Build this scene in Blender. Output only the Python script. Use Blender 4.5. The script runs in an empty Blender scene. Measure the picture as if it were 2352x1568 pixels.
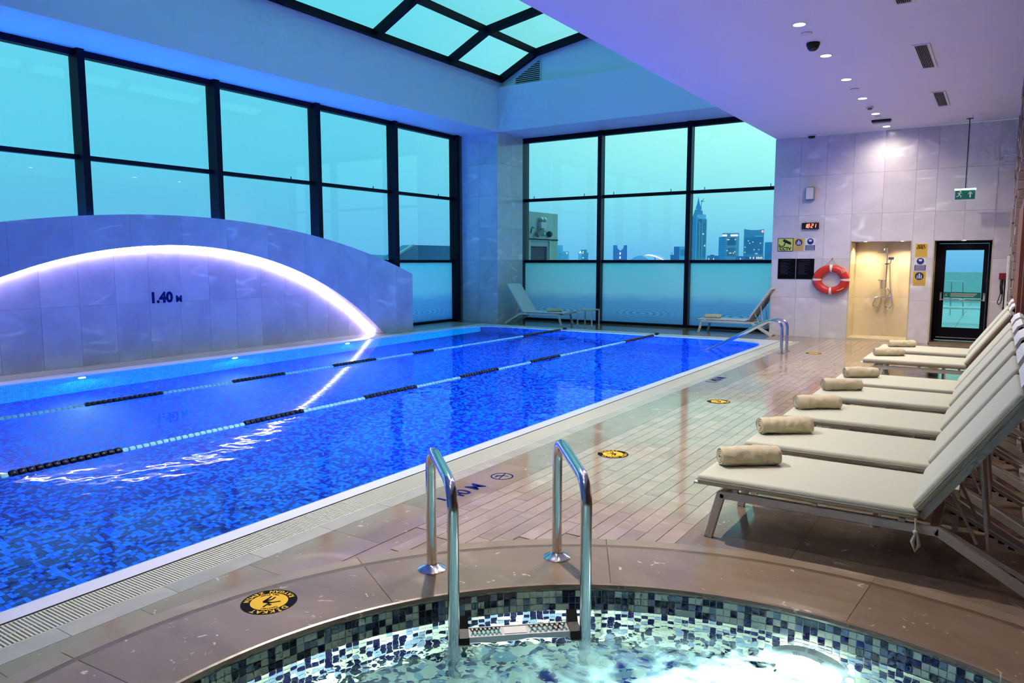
import bpy, bmesh, math, random
import numpy as np
from mathutils import Vector, Matrix, noise as mnoise

random.seed(7)
SC = bpy.context.scene
COL = SC.collection
PI = math.pi


def lin(r, g, b):
    def f(c):
        c /= 255.0
        return c / 12.92 if c <= 0.04045 else ((c + 0.055) / 1.055) ** 2.4
    return (f(r), f(g), f(b), 1.0)


# ------------------------------------------------------------------ camera
cam_data = bpy.data.cameras.new('camera')
cam = bpy.data.objects.new('camera', cam_data)
COL.objects.link(cam)
SC.camera = cam
cam_data.sensor_fit = 'HORIZONTAL'
cam_data.sensor_width = 36.0
cam_data.lens = 1706.0 / 2352.0 * 36.0
cam_data.clip_start = 0.05
cam_data.clip_end = 6000.0
cam.location = (0.0, 0.0, 1.6)
cam.rotation_euler = (math.radians(90.0 - 6.2222), 0.0, math.radians(33.2236))

# ------------------------------------------------------------------ world
world = bpy.data.worlds.new('dusk_sky')
SC.world = world
world.use_nodes = True
wn, wl = world.node_tree.nodes, world.node_tree.links
wn.clear()
w_out = wn.new('ShaderNodeOutputWorld')
w_bg = wn.new('ShaderNodeBackground')
w_tc = wn.new('ShaderNodeTexCoord')
w_sep = wn.new('ShaderNodeSeparateXYZ')
wl.new(w_tc.outputs['Generated'], w_sep.inputs[0])
w_ramp = wn.new('ShaderNodeValToRGB')
wl.new(w_sep.outputs['Z'], w_ramp.inputs[0])
e = w_ramp.color_ramp.elements
e[0].position = 0.0
e[0].color = lin(92, 172, 220)
e[1].position = 0.45
e[1].color = lin(105, 215, 222)
n = e.new(0.12)
n.color = lin(90, 194, 222)
w_dot = wn.new('ShaderNodeVectorMath')
w_dot.operation = 'DOT_PRODUCT'
w_dot.inputs[1].default_value = (0.22, 0.97, 0.12)
wl.new(w_tc.outputs['Generated'], w_dot.inputs[0])
w_mr = wn.new('ShaderNodeMapRange')
w_mr.interpolation_type = 'SMOOTHSTEP'
w_mr.inputs['From Min'].default_value = 0.52
w_mr.inputs['From Max'].default_value = 1.0
wl.new(w_dot.outputs['Value'], w_mr.inputs['Value'])
w_mr2 = wn.new('ShaderNodeMapRange')
w_mr2.inputs['From Min'].default_value = -0.01
w_mr2.inputs['From Max'].default_value = 0.16
wl.new(w_sep.outputs['Z'], w_mr2.inputs['Value'])
w_mul = wn.new('ShaderNodeMath')
w_mul.operation = 'MULTIPLY'
wl.new(w_mr.outputs[0], w_mul.inputs[0])
wl.new(w_mr2.outputs[0], w_mul.inputs[1])
w_mix = wn.new('ShaderNodeMix')
w_mix.data_type = 'RGBA'
wl.new(w_mul.outputs[0], w_mix.inputs['Factor'])
wl.new(w_ramp.outputs[0], w_mix.inputs['A'])
w_mix.inputs['B'].default_value = lin(172, 253, 236)
wl.new(w_mix.outputs['Result'], w_bg.inputs['Color'])
w_bg.inputs['Strength'].default_value = 0.64
wl.new(w_bg.outputs[0], w_out.inputs[0])

# ------------------------------------------------------------------ render look
vs = SC.view_settings
vs.view_transform = 'Standard'
try:
    vs.look = 'None'
except Exception:
    pass
vs.exposure = 0.93
vs.gamma = 1.0
vs.use_curve_mapping = False
cy = SC.cycles
cy.use_denoising = True
cy.use_adaptive_sampling = True
cy.adaptive_threshold = 0.1
cy.adaptive_min_samples = 12
cy.max_bounces = 6
cy.diffuse_bounces = 2
cy.glossy_bounces = 2
cy.transmission_bounces = 4
cy.transparent_max_bounces = 8
cy.sample_clamp_indirect = 4.0
cy.caustics_reflective = False
cy.caustics_refractive = True
cy.blur_glossy = 0.5

# light levels used by the lamp builders further down
W_DOWN = 124.0        # each ceiling downlight
W_POOL = 900.0       # each underwater lamp of the main pool
W_TUB = 150.0         # hot tub lamp
E_ARCH = 30.0        # emission of the arch LED strip
W_NICHE = 30.0
E_BLUE_FILL = 130.0        # added blue glow strip, unseen behind the arch wall


# ------------------------------------------------------------------ mesh helpers
class MB:
    def __init__(self):
        self.v, self.f, self.m = [], [], []

    def add(self, vs_, fs_, mi=0):
        o = len(self.v)
        self.v.extend([tuple(p) for p in vs_])
        for q in fs_:
            self.f.append([i + o for i in q])
            self.m.append(mi)
        return self

    def box(self, x0, x1, y0, y1, z0, z1, mi=0):
        v = [(x0, y0, z0), (x1, y0, z0), (x1, y1, z0), (x0, y1, z0), (x0, y0, z1), (x1, y0, z1), (x1, y1, z1), (x0, y1, z1)]
        f = [(0, 3, 2, 1), (4, 5, 6, 7), (0, 1, 5, 4), (1, 2, 6, 5), (2, 3, 7, 6), (3, 0, 4, 7)]
        return self.add(v, f, mi)

    def bar(self, p, q, w, h, up=(0, 0, 1), mi=0):
        """square bar from p to q: w across, h along 'up'"""
        p, q = Vector(p), Vector(q)
        d = (q - p).normalized()
        u = Vector(up)
        s = d.cross(u)
        if s.length < 1e-5:
            s = d.cross(Vector((1, 0, 0)))
        s.normalize()
        u = s.cross(d).normalized()
        s, u = s * w / 2, u * h / 2
        v = [p - s - u, p + s - u, p + s + u, p - s + u, q - s - u, q + s - u, q + s + u, q - s + u]
        f = [(0, 3, 2, 1), (4, 5, 6, 7), (0, 1, 5, 4), (1, 2, 6, 5), (2, 3, 7, 6), (3, 0, 4, 7)]
        f = [tuple(reversed(k)) for k in f]
        return self.add(v, f, mi)

    def tube(self, pts, r, seg=12, mi=0, cap=True):
        pts = [Vector(p) for p in pts]
        nP = len(pts)
        rs = r if isinstance(r, (list, tuple)) else [r] * nP
        t0 = (pts[1] - pts[0]).normalized()
        ref = Vector((0, 0, 1)) if abs(t0.z) < 0.9 else Vector((1, 0, 0))
        nrm = t0.cross(ref).normalized()
        vv, ff = [], []
        for i, p in enumerate(pts):
            if i == 0:
                t = t0
            elif i == nP - 1:
                t = (pts[i] - pts[i - 1]).normalized()
            else:
                t = ((pts[i + 1] - pts[i]).normalized() + (pts[i] - pts[i - 1]).normalized())
                t = t.normalized() if t.length > 1e-6 else t0
            nrm = (nrm - t * nrm.dot(t)).normalized()
            b = t.cross(nrm)
            for k in range(seg):
                a = 2 * PI * k / seg
                vv.append(p + (nrm * math.cos(a) + b * math.sin(a)) * rs[i])
        for i in range(nP - 1):
            for k in range(seg):
                k2 = (k + 1) % seg
                ff.append((i * seg + k, i * seg + k2, (i + 1) * seg + k2, (i + 1) * seg + k))
        if cap:
            ff.append(tuple(reversed(range(seg))))
            ff.append(tuple(range((nP - 1) * seg, nP * seg)))
        return self.add(vv, ff, mi)

    def lathe(self, prof, c=(0, 0, 0), axis='z', seg=24, mi=0, a0=0.0, a1=2 * PI):
        """prof: (radius, height) list revolved about axis"""
        full = abs(a1 - a0 - 2 * PI) < 1e-6
        nA = seg if full else seg + 1
        vv, ff = [], []
        for k in range(nA):
            a = a0 + (a1 - a0) * k / seg
            ca, sa = math.cos(a), math.sin(a)
            for (r, h) in prof:
                if axis == 'z':
                    p = (c[0] + r * ca, c[1] + r * sa, c[2] + h)
                elif axis == 'y':
                    p = (c[0] + r * ca, c[1] + h, c[2] + r * sa)
                else:
                    p = (c[0] + h, c[1] + r * ca, c[2] + r * sa)
                vv.append(p)
        m = len(prof)
        for k in range(nA if full else nA - 1):
            k2 = (k + 1) % nA
            for j in range(m - 1):
                ff.append((k * m + j, k2 * m + j, k2 * m + j + 1, k * m + j + 1))
        return self.add(vv, ff, mi)

    def prism(self, poly, d0, d1, axis='z', mi=0):
        """2-D polygon extruded: axis z -> (x,y); axis y -> (x,z); axis x -> (y,z)"""
        def P(a, b, d):
            return {'z': (a, b, d), 'y': (a, d, b), 'x': (d, a, b)}[axis]
        nP = len(poly)
        vv = [P(a, b, d0) for a, b in poly] + [P(a, b, d1) for a, b in poly]
        ff = [tuple(reversed(range(nP))), tuple(range(nP, 2 * nP))]
        for i in range(nP):
            j = (i + 1) % nP
            ff.append((i, j, nP + j, nP + i))
        return self.add(vv, ff, mi)

    def sphere(self, c, r, seg=12, rings=8, sx=1, sy=1, sz=1, mi=0):
        vv, ff = [], []
        for i in range(rings + 1):
            t = PI * i / rings
            for k in range(seg):
                a = 2 * PI * k / seg
                vv.append((c[0] + sx * r * math.sin(t) * math.cos(a), c[1] + sy * r * math.sin(t) * math.sin(a), c[2] + sz * r * math.cos(t)))
        for i in range(rings):
            for k in range(seg):
                k2 = (k + 1) % seg
                ff.append((i * seg + k, (i + 1) * seg + k, (i + 1) * seg + k2, i * seg + k2))
        return self.add(vv, ff, mi)

    def data(self, name, mats, smooth=False, weld=False):
        me = bpy.data.meshes.new(name)
        me.from_pydata(self.v, [], self.f)
        if not isinstance(mats, (list, tuple)):
            mats = [mats]
        for mt in mats:
            me.materials.append(mt)
        if len(mats) > 1:
            me.polygons.foreach_set('material_index', self.m)
        bm = bmesh.new()
        bm.from_mesh(me)
        if weld:
            bmesh.ops.remove_doubles(bm, verts=bm.verts, dist=1e-5)
        bmesh.ops.recalc_face_normals(bm, faces=bm.faces)
        bm.to_mesh(me)
        bm.free()
        if smooth:
            me.polygons.foreach_set('use_smooth', [True] * len(me.polygons))
            try:
                me.set_sharp_from_angle(angle=math.radians(40))
            except Exception:
                pass
        me.update()
        return me

    def build(self, name, mats, parent=None, smooth=False, weld=False):
        return link(name, self.data(name, mats, smooth, weld), parent)


def link(name, me, parent=None, loc=None, rot=None):
    o = bpy.data.objects.new(name, me)
    COL.objects.link(o)
    if parent is not None:
        o.parent = parent
    if loc is not None:
        o.location = loc
    if rot is not None:
        o.rotation_euler = rot
    return o


def face_up(o):
    """water surfaces must face up so that light enters them from the air side"""
    if sum(p.normal.z for p in o.data.polygons) < 0:
        o.data.flip_normals()
    return o


def bevel(o, w=0.004, seg=2):
    b = o.modifiers.new('bevel', 'BEVEL')
    b.width = w
    b.segments = seg
    b.limit_method = 'ANGLE'
    b.angle_limit = math.radians(50)
    return o


def tag(o, label=None, cat=None, group=None, kind=None):
    if label:
        o['label'] = label
    if cat:
        o['category'] = cat
    if group:
        o['group'] = group
    if kind:
        o['kind'] = kind
    return o


def thing(name, label, cat, loc=(0, 0, 0), rotz=0.0, group=None):
    o = link(name, None, None, loc, (0, 0, rotz))
    o.empty_display_size = 0.1
    return tag(o, label, cat, group)


def struct(name, parent=None, loc=(0, 0, 0), label=None):
    o = link(name, None, parent, loc)
    o.empty_display_size = 0.1
    return tag(o, label, None, None, 'structure')


def copy_tree(o, parent=None):
    c = o.copy()
    COL.objects.link(c)
    c.parent = parent
    for ch in list(o.children):
        copy_tree(ch, c)
    return c


# ------------------------------------------------------------------ material helpers
def new_mat(name):
    m = bpy.data.materials.new(name)
    m.use_nodes = True
    nt = m.node_tree
    nt.nodes.clear()
    out = nt.nodes.new('ShaderNodeOutputMaterial')
    return m, nt, nt.nodes, nt.links, out


def principled(nodes, links, out):
    b = nodes.new('ShaderNodeBsdfPrincipled')
    links.new(b.outputs[0], out.inputs[0])
    return b


def plain(name, color, rough=0.5, metal=0.0, spec=0.5, bump=0.0, bscale=40.0, emit=None, estr=0.0, coat=0.0, vary=0.0):
    m, nt, N, L, out = new_mat(name)
    b = principled(N, L, out)
    b.inputs['Base Color'].default_value = color
    b.inputs['Roughness'].default_value = rough
    b.inputs['Metallic'].default_value = metal
    b.inputs['Specular IOR Level'].default_value = spec
    b.inputs['Coat Weight'].default_value = coat
    b.inputs['Coat Roughness'].default_value = 0.08
    if emit:
        b.inputs['Emission Color'].default_value = emit
        b.inputs['Emission Strength'].default_value = estr
    tc = N.new('ShaderNodeTexCoord')
    nz = N.new('ShaderNodeTexNoise')
    nz.inputs['Scale'].default_value = bscale
    nz.inputs['Detail'].default_value = 3.0
    L.new(tc.outputs['Object'], nz.inputs['Vector'])
    if vary > 0:
        mx = N.new('ShaderNodeMix')
        mx.data_type = 'RGBA'
        mx.inputs['A'].default_value = tuple(c * (1 - vary) for c in color[:3]) + (1,)
        mx.inputs['B'].default_value = tuple(min(1, c * (1 + vary)) for c in color[:3]) + (1,)
        L.new(nz.outputs[0], mx.inputs['Factor'])
        L.new(mx.outputs['Result'], b.inputs['Base Color'])
    if bump > 0:
        bp = N.new('ShaderNodeBump')
        bp.inputs['Strength'].default_value = bump
        bp.inputs['Distance'].default_value = 0.004
        L.new(nz.outputs[0], bp.inputs['Height'])
        L.new(bp.outputs[0], b.inputs['Normal'])
    return m


def emitter(name, color, strength):
    m, nt, N, L, out = new_mat(name)
    em = N.new('ShaderNodeEmission')
    em.inputs[0].default_value = color
    em.inputs[1].default_value = strength
    L.new(em.outputs[0], out.inputs[0])
    return m


def world_vec(N, L, jitter=6.0):
    """world position plus a per-object offset so each slab has its own veins"""
    g = N.new('ShaderNodeNewGeometry')
    oi = N.new('ShaderNodeObjectInfo')
    cb = N.new('ShaderNodeCombineXYZ')
    mu = N.new('ShaderNodeMath')
    mu.operation = 'MULTIPLY'
    mu.inputs[1].default_value = jitter
    L.new(oi.outputs['Random'], mu.inputs[0])
    for i in range(3):
        L.new(mu.outputs[0], cb.inputs[i])
    ad = N.new('ShaderNodeVectorMath')
    L.new(g.outputs['Position'], ad.inputs[0])
    L.new(cb.outputs[0], ad.inputs[1])
    return ad.outputs[0], oi.outputs['Random']


def stone(name, c_dark, c_light, c_vein, rough=0.22, vein=0.75, scale=1.0, fleck=0.0, tone=0.06, streak=(1, 1, 1), jitter=6.0, vwidth=0.014):
    m, nt, N, L, out = new_mat(name)
    b = principled(N, L, out)
    v, rnd = world_vec(N, L, jitter)
    mp = N.new('ShaderNodeMapping')
    mp.inputs['Scale'].default_value = streak
    L.new(v, mp.inputs[0])
    nz = N.new('ShaderNodeTexNoise')
    nz.inputs['Scale'].default_value = 1.6 * scale
    nz.inputs['Detail'].default_value = 6.0
    nz.inputs['Roughness'].default_value = 0.6
    nz.inputs['Distortion'].default_value = 0.5
    L.new(mp.outputs[0], nz.inputs['Vector'])
    cr = N.new('ShaderNodeValToRGB')
    cr.color_ramp.elements[0].position = 0.32
    cr.color_ramp.elements[0].color = c_dark
    cr.color_ramp.elements[1].position = 0.7
    cr.color_ramp.elements[1].color = c_light
    L.new(nz.outputs[0], cr.inputs[0])
    # veins: thin iso-lines of a distorted noise, broken up by a mask
    n2 = N.new('ShaderNodeTexNoise')
    n2.inputs['Scale'].default_value = 0.75 * scale
    n2.inputs['Detail'].default_value = 2.5
    n2.inputs['Distortion'].default_value = 0.25
    vm = N.new('ShaderNodeMapping')
    vm.inputs['Rotation'].default_value = (0.75, 0.7, 0.2)
    vm.inputs['Scale'].default_value = (0.45, 0.6, 1.7)
    L.new(v, vm.inputs[0])
    L.new(vm.outputs[0], n2.inputs['Vector'])
    sb = N.new('ShaderNodeMath')
    sb.operation = 'SUBTRACT'
    sb.inputs[1].default_value = 0.5
    L.new(n2.outputs[0], sb.inputs[0])
    ab = N.new('ShaderNodeMath')
    ab.operation = 'ABSOLUTE'
    L.new(sb.outputs[0], ab.inputs[0])
    vr = N.new('ShaderNodeMapRange')
    vr.inputs['From Min'].default_value = 0.0
    vr.inputs['From Max'].default_value = vwidth
    vr.inputs['To Min'].default_value = 1.0
    vr.inputs['To Max'].default_value = 0.0
    L.new(ab.outputs[0], vr.inputs['Value'])
    n3 = N.new('ShaderNodeTexNoise')
    n3.inputs['Scale'].default_value = 2.2 * scale
    L.new(v, n3.inputs['Vector'])
    mr3 = N.new('ShaderNodeMapRange')
    mr3.inputs['From Min'].default_value = 0.48
    mr3.inputs['From Max'].default_value = 0.66
    L.new(n3.outputs[0], mr3.inputs['Value'])
    ml = N.new('ShaderNodeMath')
    ml.operation = 'MULTIPLY'
    L.new(vr.outputs[0], ml.inputs[0])
    L.new(mr3.outputs[0], ml.inputs[1])
    ml2 = N.new('ShaderNodeMath')
    ml2.operation = 'MULTIPLY'
    ml2.inputs[1].default_value = vein
    L.new(ml.outputs[0], ml2.inputs[0])
    mx = N.new('ShaderNodeMix')
    mx.data_type = 'RGBA'
    L.new(ml2.outputs[0], mx.inputs['Factor'])
    L.new(cr.outputs[0], mx.inputs['A'])
    mx.inputs['B'].default_value = c_vein
    col = mx.outputs['Result']
    if fleck > 0:
        n4 = N.new('ShaderNodeTexNoise')
        n4.inputs['Scale'].default_value = 13.0
        n4.inputs['Detail'].default_value = 3.0
        n4.inputs['Distortion'].default_value = 1.5
        L.new(v, n4.inputs['Vector'])
        m4 = N.new('ShaderNodeMapRange')
        m4.inputs['From Min'].default_value = 0.675
        m4.inputs['From Max'].default_value = 0.72
        L.new(n4.outputs[0], m4.inputs['Value'])
        mf = N.new('ShaderNodeMath')
        mf.operation = 'MULTIPLY'
        mf.inputs[1].default_value = fleck
        L.new(m4.outputs[0], mf.inputs[0])
        mx2 = N.new('ShaderNodeMix')
        mx2.data_type = 'RGBA'
        L.new(mf.outputs[0], mx2.inputs['Factor'])
        L.new(col, mx2.inputs['A'])
        mx2.inputs['B'].default_value = c_vein
        col = mx2.outputs['Result']
    hs = N.new('ShaderNodeHueSaturation')
    mr = N.new('ShaderNodeMapRange')
    mr.inputs['To Min'].default_value = 1 - tone
    mr.inputs['To Max'].default_value = 1 + tone
    L.new(rnd, mr.inputs['Value'])
    L.new(mr.outputs[0], hs.inputs['Value'])
    L.new(col, hs.inputs['Color'])
    L.new(hs.outputs[0], b.inputs['Base Color'])
    b.inputs['Roughness'].default_value = rough
    return m


def glass_pane(name, tint=(0.97, 0.99, 1.0, 1), refl=1.0):
    """clear pane: transparent for light, mirror-like by Fresnel"""
    m, nt, N, L, out = new_mat(name)
    tr = N.new('ShaderNodeBsdfTransparent')
    tr.inputs[0].default_value = tint
    gl = N.new('ShaderNodeBsdfGlossy')
    gl.inputs['Roughness'].default_value = 0.0
    gm = N.new('ShaderNodeNewGeometry')
    dt = N.new('ShaderNodeVectorMath')
    dt.operation = 'DOT_PRODUCT'
    L.new(gm.outputs['Normal'], dt.inputs[0])
    L.new(gm.outputs['Incoming'], dt.inputs[1])
    ab = N.new('ShaderNodeMath')
    ab.operation = 'ABSOLUTE'
    L.new(dt.outputs['Value'], ab.inputs[0])
    om = N.new('ShaderNodeMath')
    om.operation = 'SUBTRACT'
    om.inputs[0].default_value = 1.0
    L.new(ab.outputs[0], om.inputs[1])
    pw = N.new('ShaderNodeMath')
    pw.operation = 'POWER'
    pw.inputs[1].default_value = 5.0
    L.new(om.outputs[0], pw.inputs[0])
    fr = N.new('ShaderNodeMath')
    fr.operation = 'MULTIPLY_ADD'
    fr.inputs[1].default_value = 0.92
    fr.inputs[2].default_value = 0.05
    L.new(pw.outputs[0], fr.inputs[0])
    mu = N.new('ShaderNodeMath')
    mu.operation = 'MULTIPLY'
    mu.use_clamp = True
    mu.inputs[1].default_value = refl
    L.new(fr.outputs[0], mu.inputs[0])
    mx = N.new('ShaderNodeMixShader')
    L.new(mu.outputs[0], mx.inputs[0])
    L.new(tr.outputs[0], mx.inputs[1])
    L.new(gl.outputs[0], mx.inputs[2])
    L.new(mx.outputs[0], out.inputs[0])
    return m


def mosaic(name, cols, pitch, rough=0.25):
    """random colour for each small tile, chosen by the tile's own cell"""
    m, nt, N, L, out = new_mat(name)
    b = principled(N, L, out)
    g = N.new('ShaderNodeNewGeometry')
    sc = N.new('ShaderNodeVectorMath')
    sc.operation = 'SCALE'
    sc.inputs['Scale'].default_value = 1.0 / pitch
    L.new(g.outputs['Position'], sc.inputs[0])
    fl = N.new('ShaderNodeVectorMath')
    fl.operation = 'FLOOR'
    L.new(sc.outputs[0], fl.inputs[0])
    wnz = N.new('ShaderNodeTexWhiteNoise')
    wnz.noise_dimensions = '3D'
    L.new(fl.outputs[0], wnz.inputs['Vector'])
    cr = N.new('ShaderNodeValToRGB')
    cr.color_ramp.interpolation = 'CONSTANT'
    es = cr.color_ramp.elements
    es[0].position, es[0].color = cols[0]
    es[1].position, es[1].color = cols[1]
    for p, c in cols[2:]:
        q = es.new(p)
        q.color = c
    L.new(wnz.outputs['Value'], cr.inputs[0])
    L.new(cr.outputs[0], b.inputs['Base Color'])
    b.inputs['Roughness'].default_value = rough
    return m


def water(name, tint, ripple, rscale, foam=None, stretch=(1, 1, 1), refl=(1, 1, 1, 1), vary_x=None):
    m, nt, N, L, out = new_mat(name)
    rf = N.new('ShaderNodeBsdfRefraction')
    rf.inputs['Color'].default_value = tint
    rf.inputs['Roughness'].default_value = 0.0
    rf.inputs['IOR'].default_value = 1.33
    gl = N.new('ShaderNodeBsdfGlossy')
    gl.inputs['Roughness'].default_value = 0.015
    gl.inputs['Color'].default_value = refl
    fr = N.new('ShaderNodeFresnel')
    fr.inputs[0].default_value = 1.33
    g = N.new('ShaderNodeNewGeometry')
    mp = N.new('ShaderNodeMapping')
    mp.inputs['Scale'].default_value = stretch
    L.new(g.outputs['Position'], mp.inputs[0])
    nz = N.new('ShaderNodeTexNoise')
    nz.inputs['Scale'].default_value = rscale
    nz.inputs['Detail'].default_value = 2.0
    L.new(mp.outputs[0], nz.inputs['Vector'])
    bp = N.new('ShaderNodeBump')
    bp.inputs['Strength'].default_value = ripple
    bp.inputs['Distance'].default_value = 0.02
    L.new(nz.outputs[0], bp.inputs['Height'])
    if vary_x:        # rougher towards the overflow edge, calmer along the far side
        sx_ = N.new('ShaderNodeSeparateXYZ')
        L.new(g.outputs['Position'], sx_.inputs[0])
        mv = N.new('ShaderNodeMapRange')
        mv.interpolation_type = 'SMOOTHSTEP'
        mv.inputs['From Min'].default_value = vary_x[0]
        mv.inputs['From Max'].default_value = vary_x[1]
        mv.inputs['To Min'].default_value = ripple
        mv.inputs['To Max'].default_value = vary_x[2]
        L.new(sx_.outputs['X'], mv.inputs['Value'])
        L.new(mv.outputs[0], bp.inputs['Strength'])
    for s in (rf, gl, fr):
        L.new(bp.outputs[0], s.inputs['Normal'])
    mx = N.new('ShaderNodeMixShader')
    L.new(fr.outputs[0], mx.inputs[0])
    L.new(rf.outputs[0], mx.inputs[1])
    L.new(gl.outputs[0], mx.inputs[2])
    last = mx
    if foam:
        # milky bubbles rising over the jets
        c, r0, r1, colr, amt = foam
        ds = N.new('ShaderNodeVectorMath')
        ds.operation = 'DISTANCE'
        L.new(g.outputs['Position'], ds.inputs[0])
        ds.inputs[1].default_value = c
        mr = N.new('ShaderNodeMapRange')
        mr.interpolation_type = 'SMOOTHSTEP'
        mr.inputs['From Min'].default_value = r0
        mr.inputs['From Max'].default_value = r1
        mr.inputs['To Min'].default_value = 1.0
        mr.inputs['To Max'].default_value = 0.0
        L.new(ds.outputs['Value'], mr.inputs['Value'])
        n2 = N.new('ShaderNodeTexNoise')
        n2.inputs['Scale'].default_value = 7.0
        n2.inputs['Detail'].default_value = 5.0
        n2.inputs['Distortion'].default_value = 1.2
        L.new(g.outputs['Position'], n2.inputs['Vector'])
        m2 = N.new('ShaderNodeMapRange')
        m2.inputs['From Min'].default_value = 0.38
        m2.inputs['From Max'].default_value = 0.62
        L.new(n2.outputs[0], m2.inputs['Value'])
        mu = N.new('ShaderNodeMath')
        mu.operation = 'MULTIPLY'
        L.new(mr.outputs[0], mu.inputs[0])
        L.new(m2.outputs[0], mu.inputs[1])
        mu2 = N.new('ShaderNodeMath')
        mu2.operation = 'MULTIPLY'
        mu2.inputs[1].default_value = amt
        L.new(mu.outputs[0], mu2.inputs[0])
        df = N.new('ShaderNodeBsdfDiffuse')
        df.inputs[0].default_value = colr
        tl = N.new('ShaderNodeBsdfTranslucent')
        tl.inputs[0].default_value = colr
        L.new(bp.outputs[0], df.inputs['Normal'])
        ax = N.new('ShaderNodeMixShader')
        ax.inputs[0].default_value = 0.55
        L.new(df.outputs[0], ax.inputs[1])
        L.new(tl.outputs[0], ax.inputs[2])
        m3 = N.new('ShaderNodeMixShader')
        L.new(mu2.outputs[0], m3.inputs[0])
        L.new(mx.outputs[0], m3.inputs[1])
        L.new(ax.outputs[0], m3.inputs[2])
        last = m3
    L.new(last.outputs[0], out.inputs[0])
    return m


def frosted(name):
    """frosted film printed with a still-water picture: pale haze above, darker ripples and rings below"""
    m, nt, N, L, out = new_mat(name)
    tc = N.new('ShaderNodeTexCoord')
    sp = N.new('ShaderNodeSeparateXYZ')
    L.new(tc.outputs['UV'], sp.inputs[0])
    cr = N.new('ShaderNodeValToRGB')
    es = cr.color_ramp.elements
    es[0].position, es[0].color = 0.0, (0.16, 0.28, 0.62, 1)
    es[1].position, es[1].color = 1.0, (0.36, 0.78, 1.0, 1)
    for p, c in ((0.16, (0.24, 0.40, 0.80, 1)), (0.34, (0.28, 0.44, 0.86, 1)), (0.5, (0.55, 0.72, 1.0, 1)), (0.8, (0.48, 0.76, 1.0, 1))):
        q = es.new(p)
        q.color = c
    nz = N.new('ShaderNodeTexNoise')
    mp = N.new('ShaderNodeMapping')
    mp.inputs['Scale'].default_value = (3.0, 26.0, 1.0)
    L.new(tc.outputs['UV'], mp.inputs[0])
    L.new(mp.outputs[0], nz.inputs['Vector'])
    nz.inputs['Scale'].default_value = 1.4
    nz.inputs['Detail'].default_value = 3.0
    ad = N.new('ShaderNodeMath')
    ad.operation = 'MULTIPLY_ADD'
    ad.inputs[1].default_value = 0.14
    L.new(nz.outputs[0], ad.inputs[0])
    L.new(sp.outputs['Y'], ad.inputs[2])
    sb = N.new('ShaderNodeMath')
    sb.operation = 'SUBTRACT'
    sb.inputs[1].default_value = 0.07
    L.new(ad.outputs[0], sb.inputs[0])
    L.new(sb.outputs[0], cr.inputs[0])
    # rings of the fallen drop
    m2 = N.new('ShaderNodeMapping')
    m2.inputs['Location'].default_value = (-0.5, -0.16 * 3.2, 0)
    m2.inputs['Scale'].default_value = (1.0, 3.2, 1.0)
    L.new(tc.outputs['UV'], m2.inputs[0])
    ln = N.new('ShaderNodeVectorMath')
    ln.operation = 'LENGTH'
    L.new(m2.outputs[0], ln.inputs[0])
    sn = N.new('ShaderNodeMath')
    sn.operation = 'MULTIPLY'
    sn.inputs[1].default_value = 75.0
    L.new(ln.outputs['Value'], sn.inputs[0])
    si = N.new('ShaderNodeMath')
    si.operation = 'SINE'
    L.new(sn.outputs[0], si.inputs[0])
    fo = N.new('ShaderNodeMapRange')
    fo.inputs['From Min'].default_value = 0.05
    fo.inputs['From Max'].default_value = 0.45
    fo.inputs['To Min'].default_value = 0.3
    fo.inputs['To Max'].default_value = 0.0
    L.new(ln.outputs['Value'], fo.inputs['Value'])
    mu = N.new('ShaderNodeMath')
    mu.operation = 'MULTIPLY'
    L.new(si.outputs[0], mu.inputs[0])
    L.new(fo.outputs[0], mu.inputs[1])
    a1 = N.new('ShaderNodeMath')
    a1.inputs[1].default_value = 1.0
    L.new(mu.outputs[0], a1.inputs[0])
    hs = N.new('ShaderNodeHueSaturation')
    L.new(a1.outputs[0], hs.inputs['Value'])
    L.new(cr.outputs[0], hs.inputs['Color'])
    tl = N.new('ShaderNodeBsdfTranslucent')
    L.new(hs.outputs[0], tl.inputs[0])
    df = N.new('ShaderNodeBsdfDiffuse')
    L.new(hs.outputs[0], df.inputs[0])
    mx = N.new('ShaderNodeMixShader')
    mx.inputs[0].default_value = 0.06
    L.new(tl.outputs[0], mx.inputs[1])
    L.new(df.outputs[0], mx.inputs[2])
    gl = N.new('ShaderNodeBsdfGlossy')
    gl.inputs['Roughness'].default_value = 0.12
    m3 = N.new('ShaderNodeMixShader')
    m3.inputs[0].default_value = 0.04
    L.new(mx.outputs[0], m3.inputs[1])
    L.new(gl.outputs[0], m3.inputs[2])
    L.new(m3.outputs[0], out.inputs[0])
    return m


M = {}
M['paint'] = plain('blue_tinted_paint', lin(218, 218, 240), 0.6, bump=0.02, bscale=90)  # lavender tint puts some blue pool light into the white
M['paint_ceiling'] = plain('ceiling_paint', lin(240, 234, 244), 0.55, bump=0.02, bscale=90)
M['frame'] = plain('black_aluminium', (0.005, 0.004, 0.012, 1), 0.5, spec=0.12)
M['frame_side'] = plain('anodised_edge', (0.035, 0.034, 0.065, 1), 0.45, spec=0.3)
M['pane'] = glass_pane('clear_pane', refl=1.7)
M['roof_pane'] = glass_pane('roof_pane', (0.93, 0.98, 1.0, 1), 1.0)
M['frost'] = frosted('frosted_film')
M['marble'] = stone('beige_marble', lin(206, 199, 206), lin(226, 219, 226), lin(250, 248, 252), 0.18, 0.95, 1.0, tone=0.05, vwidth=0.026)
M['marble_niche'] = stone('cream_marble', lin(196, 180, 150), lin(216, 202, 174), lin(238, 228, 208), 0.2, 0.5, 1.0, tone=0.03)
M['marble_arch'] = stone('arch_marble', lin(186, 186, 206), lin(214, 214, 232), lin(244, 244, 252), 0.22, 0.8, 0.9, tone=0.06, vwidth=0.02)
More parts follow.
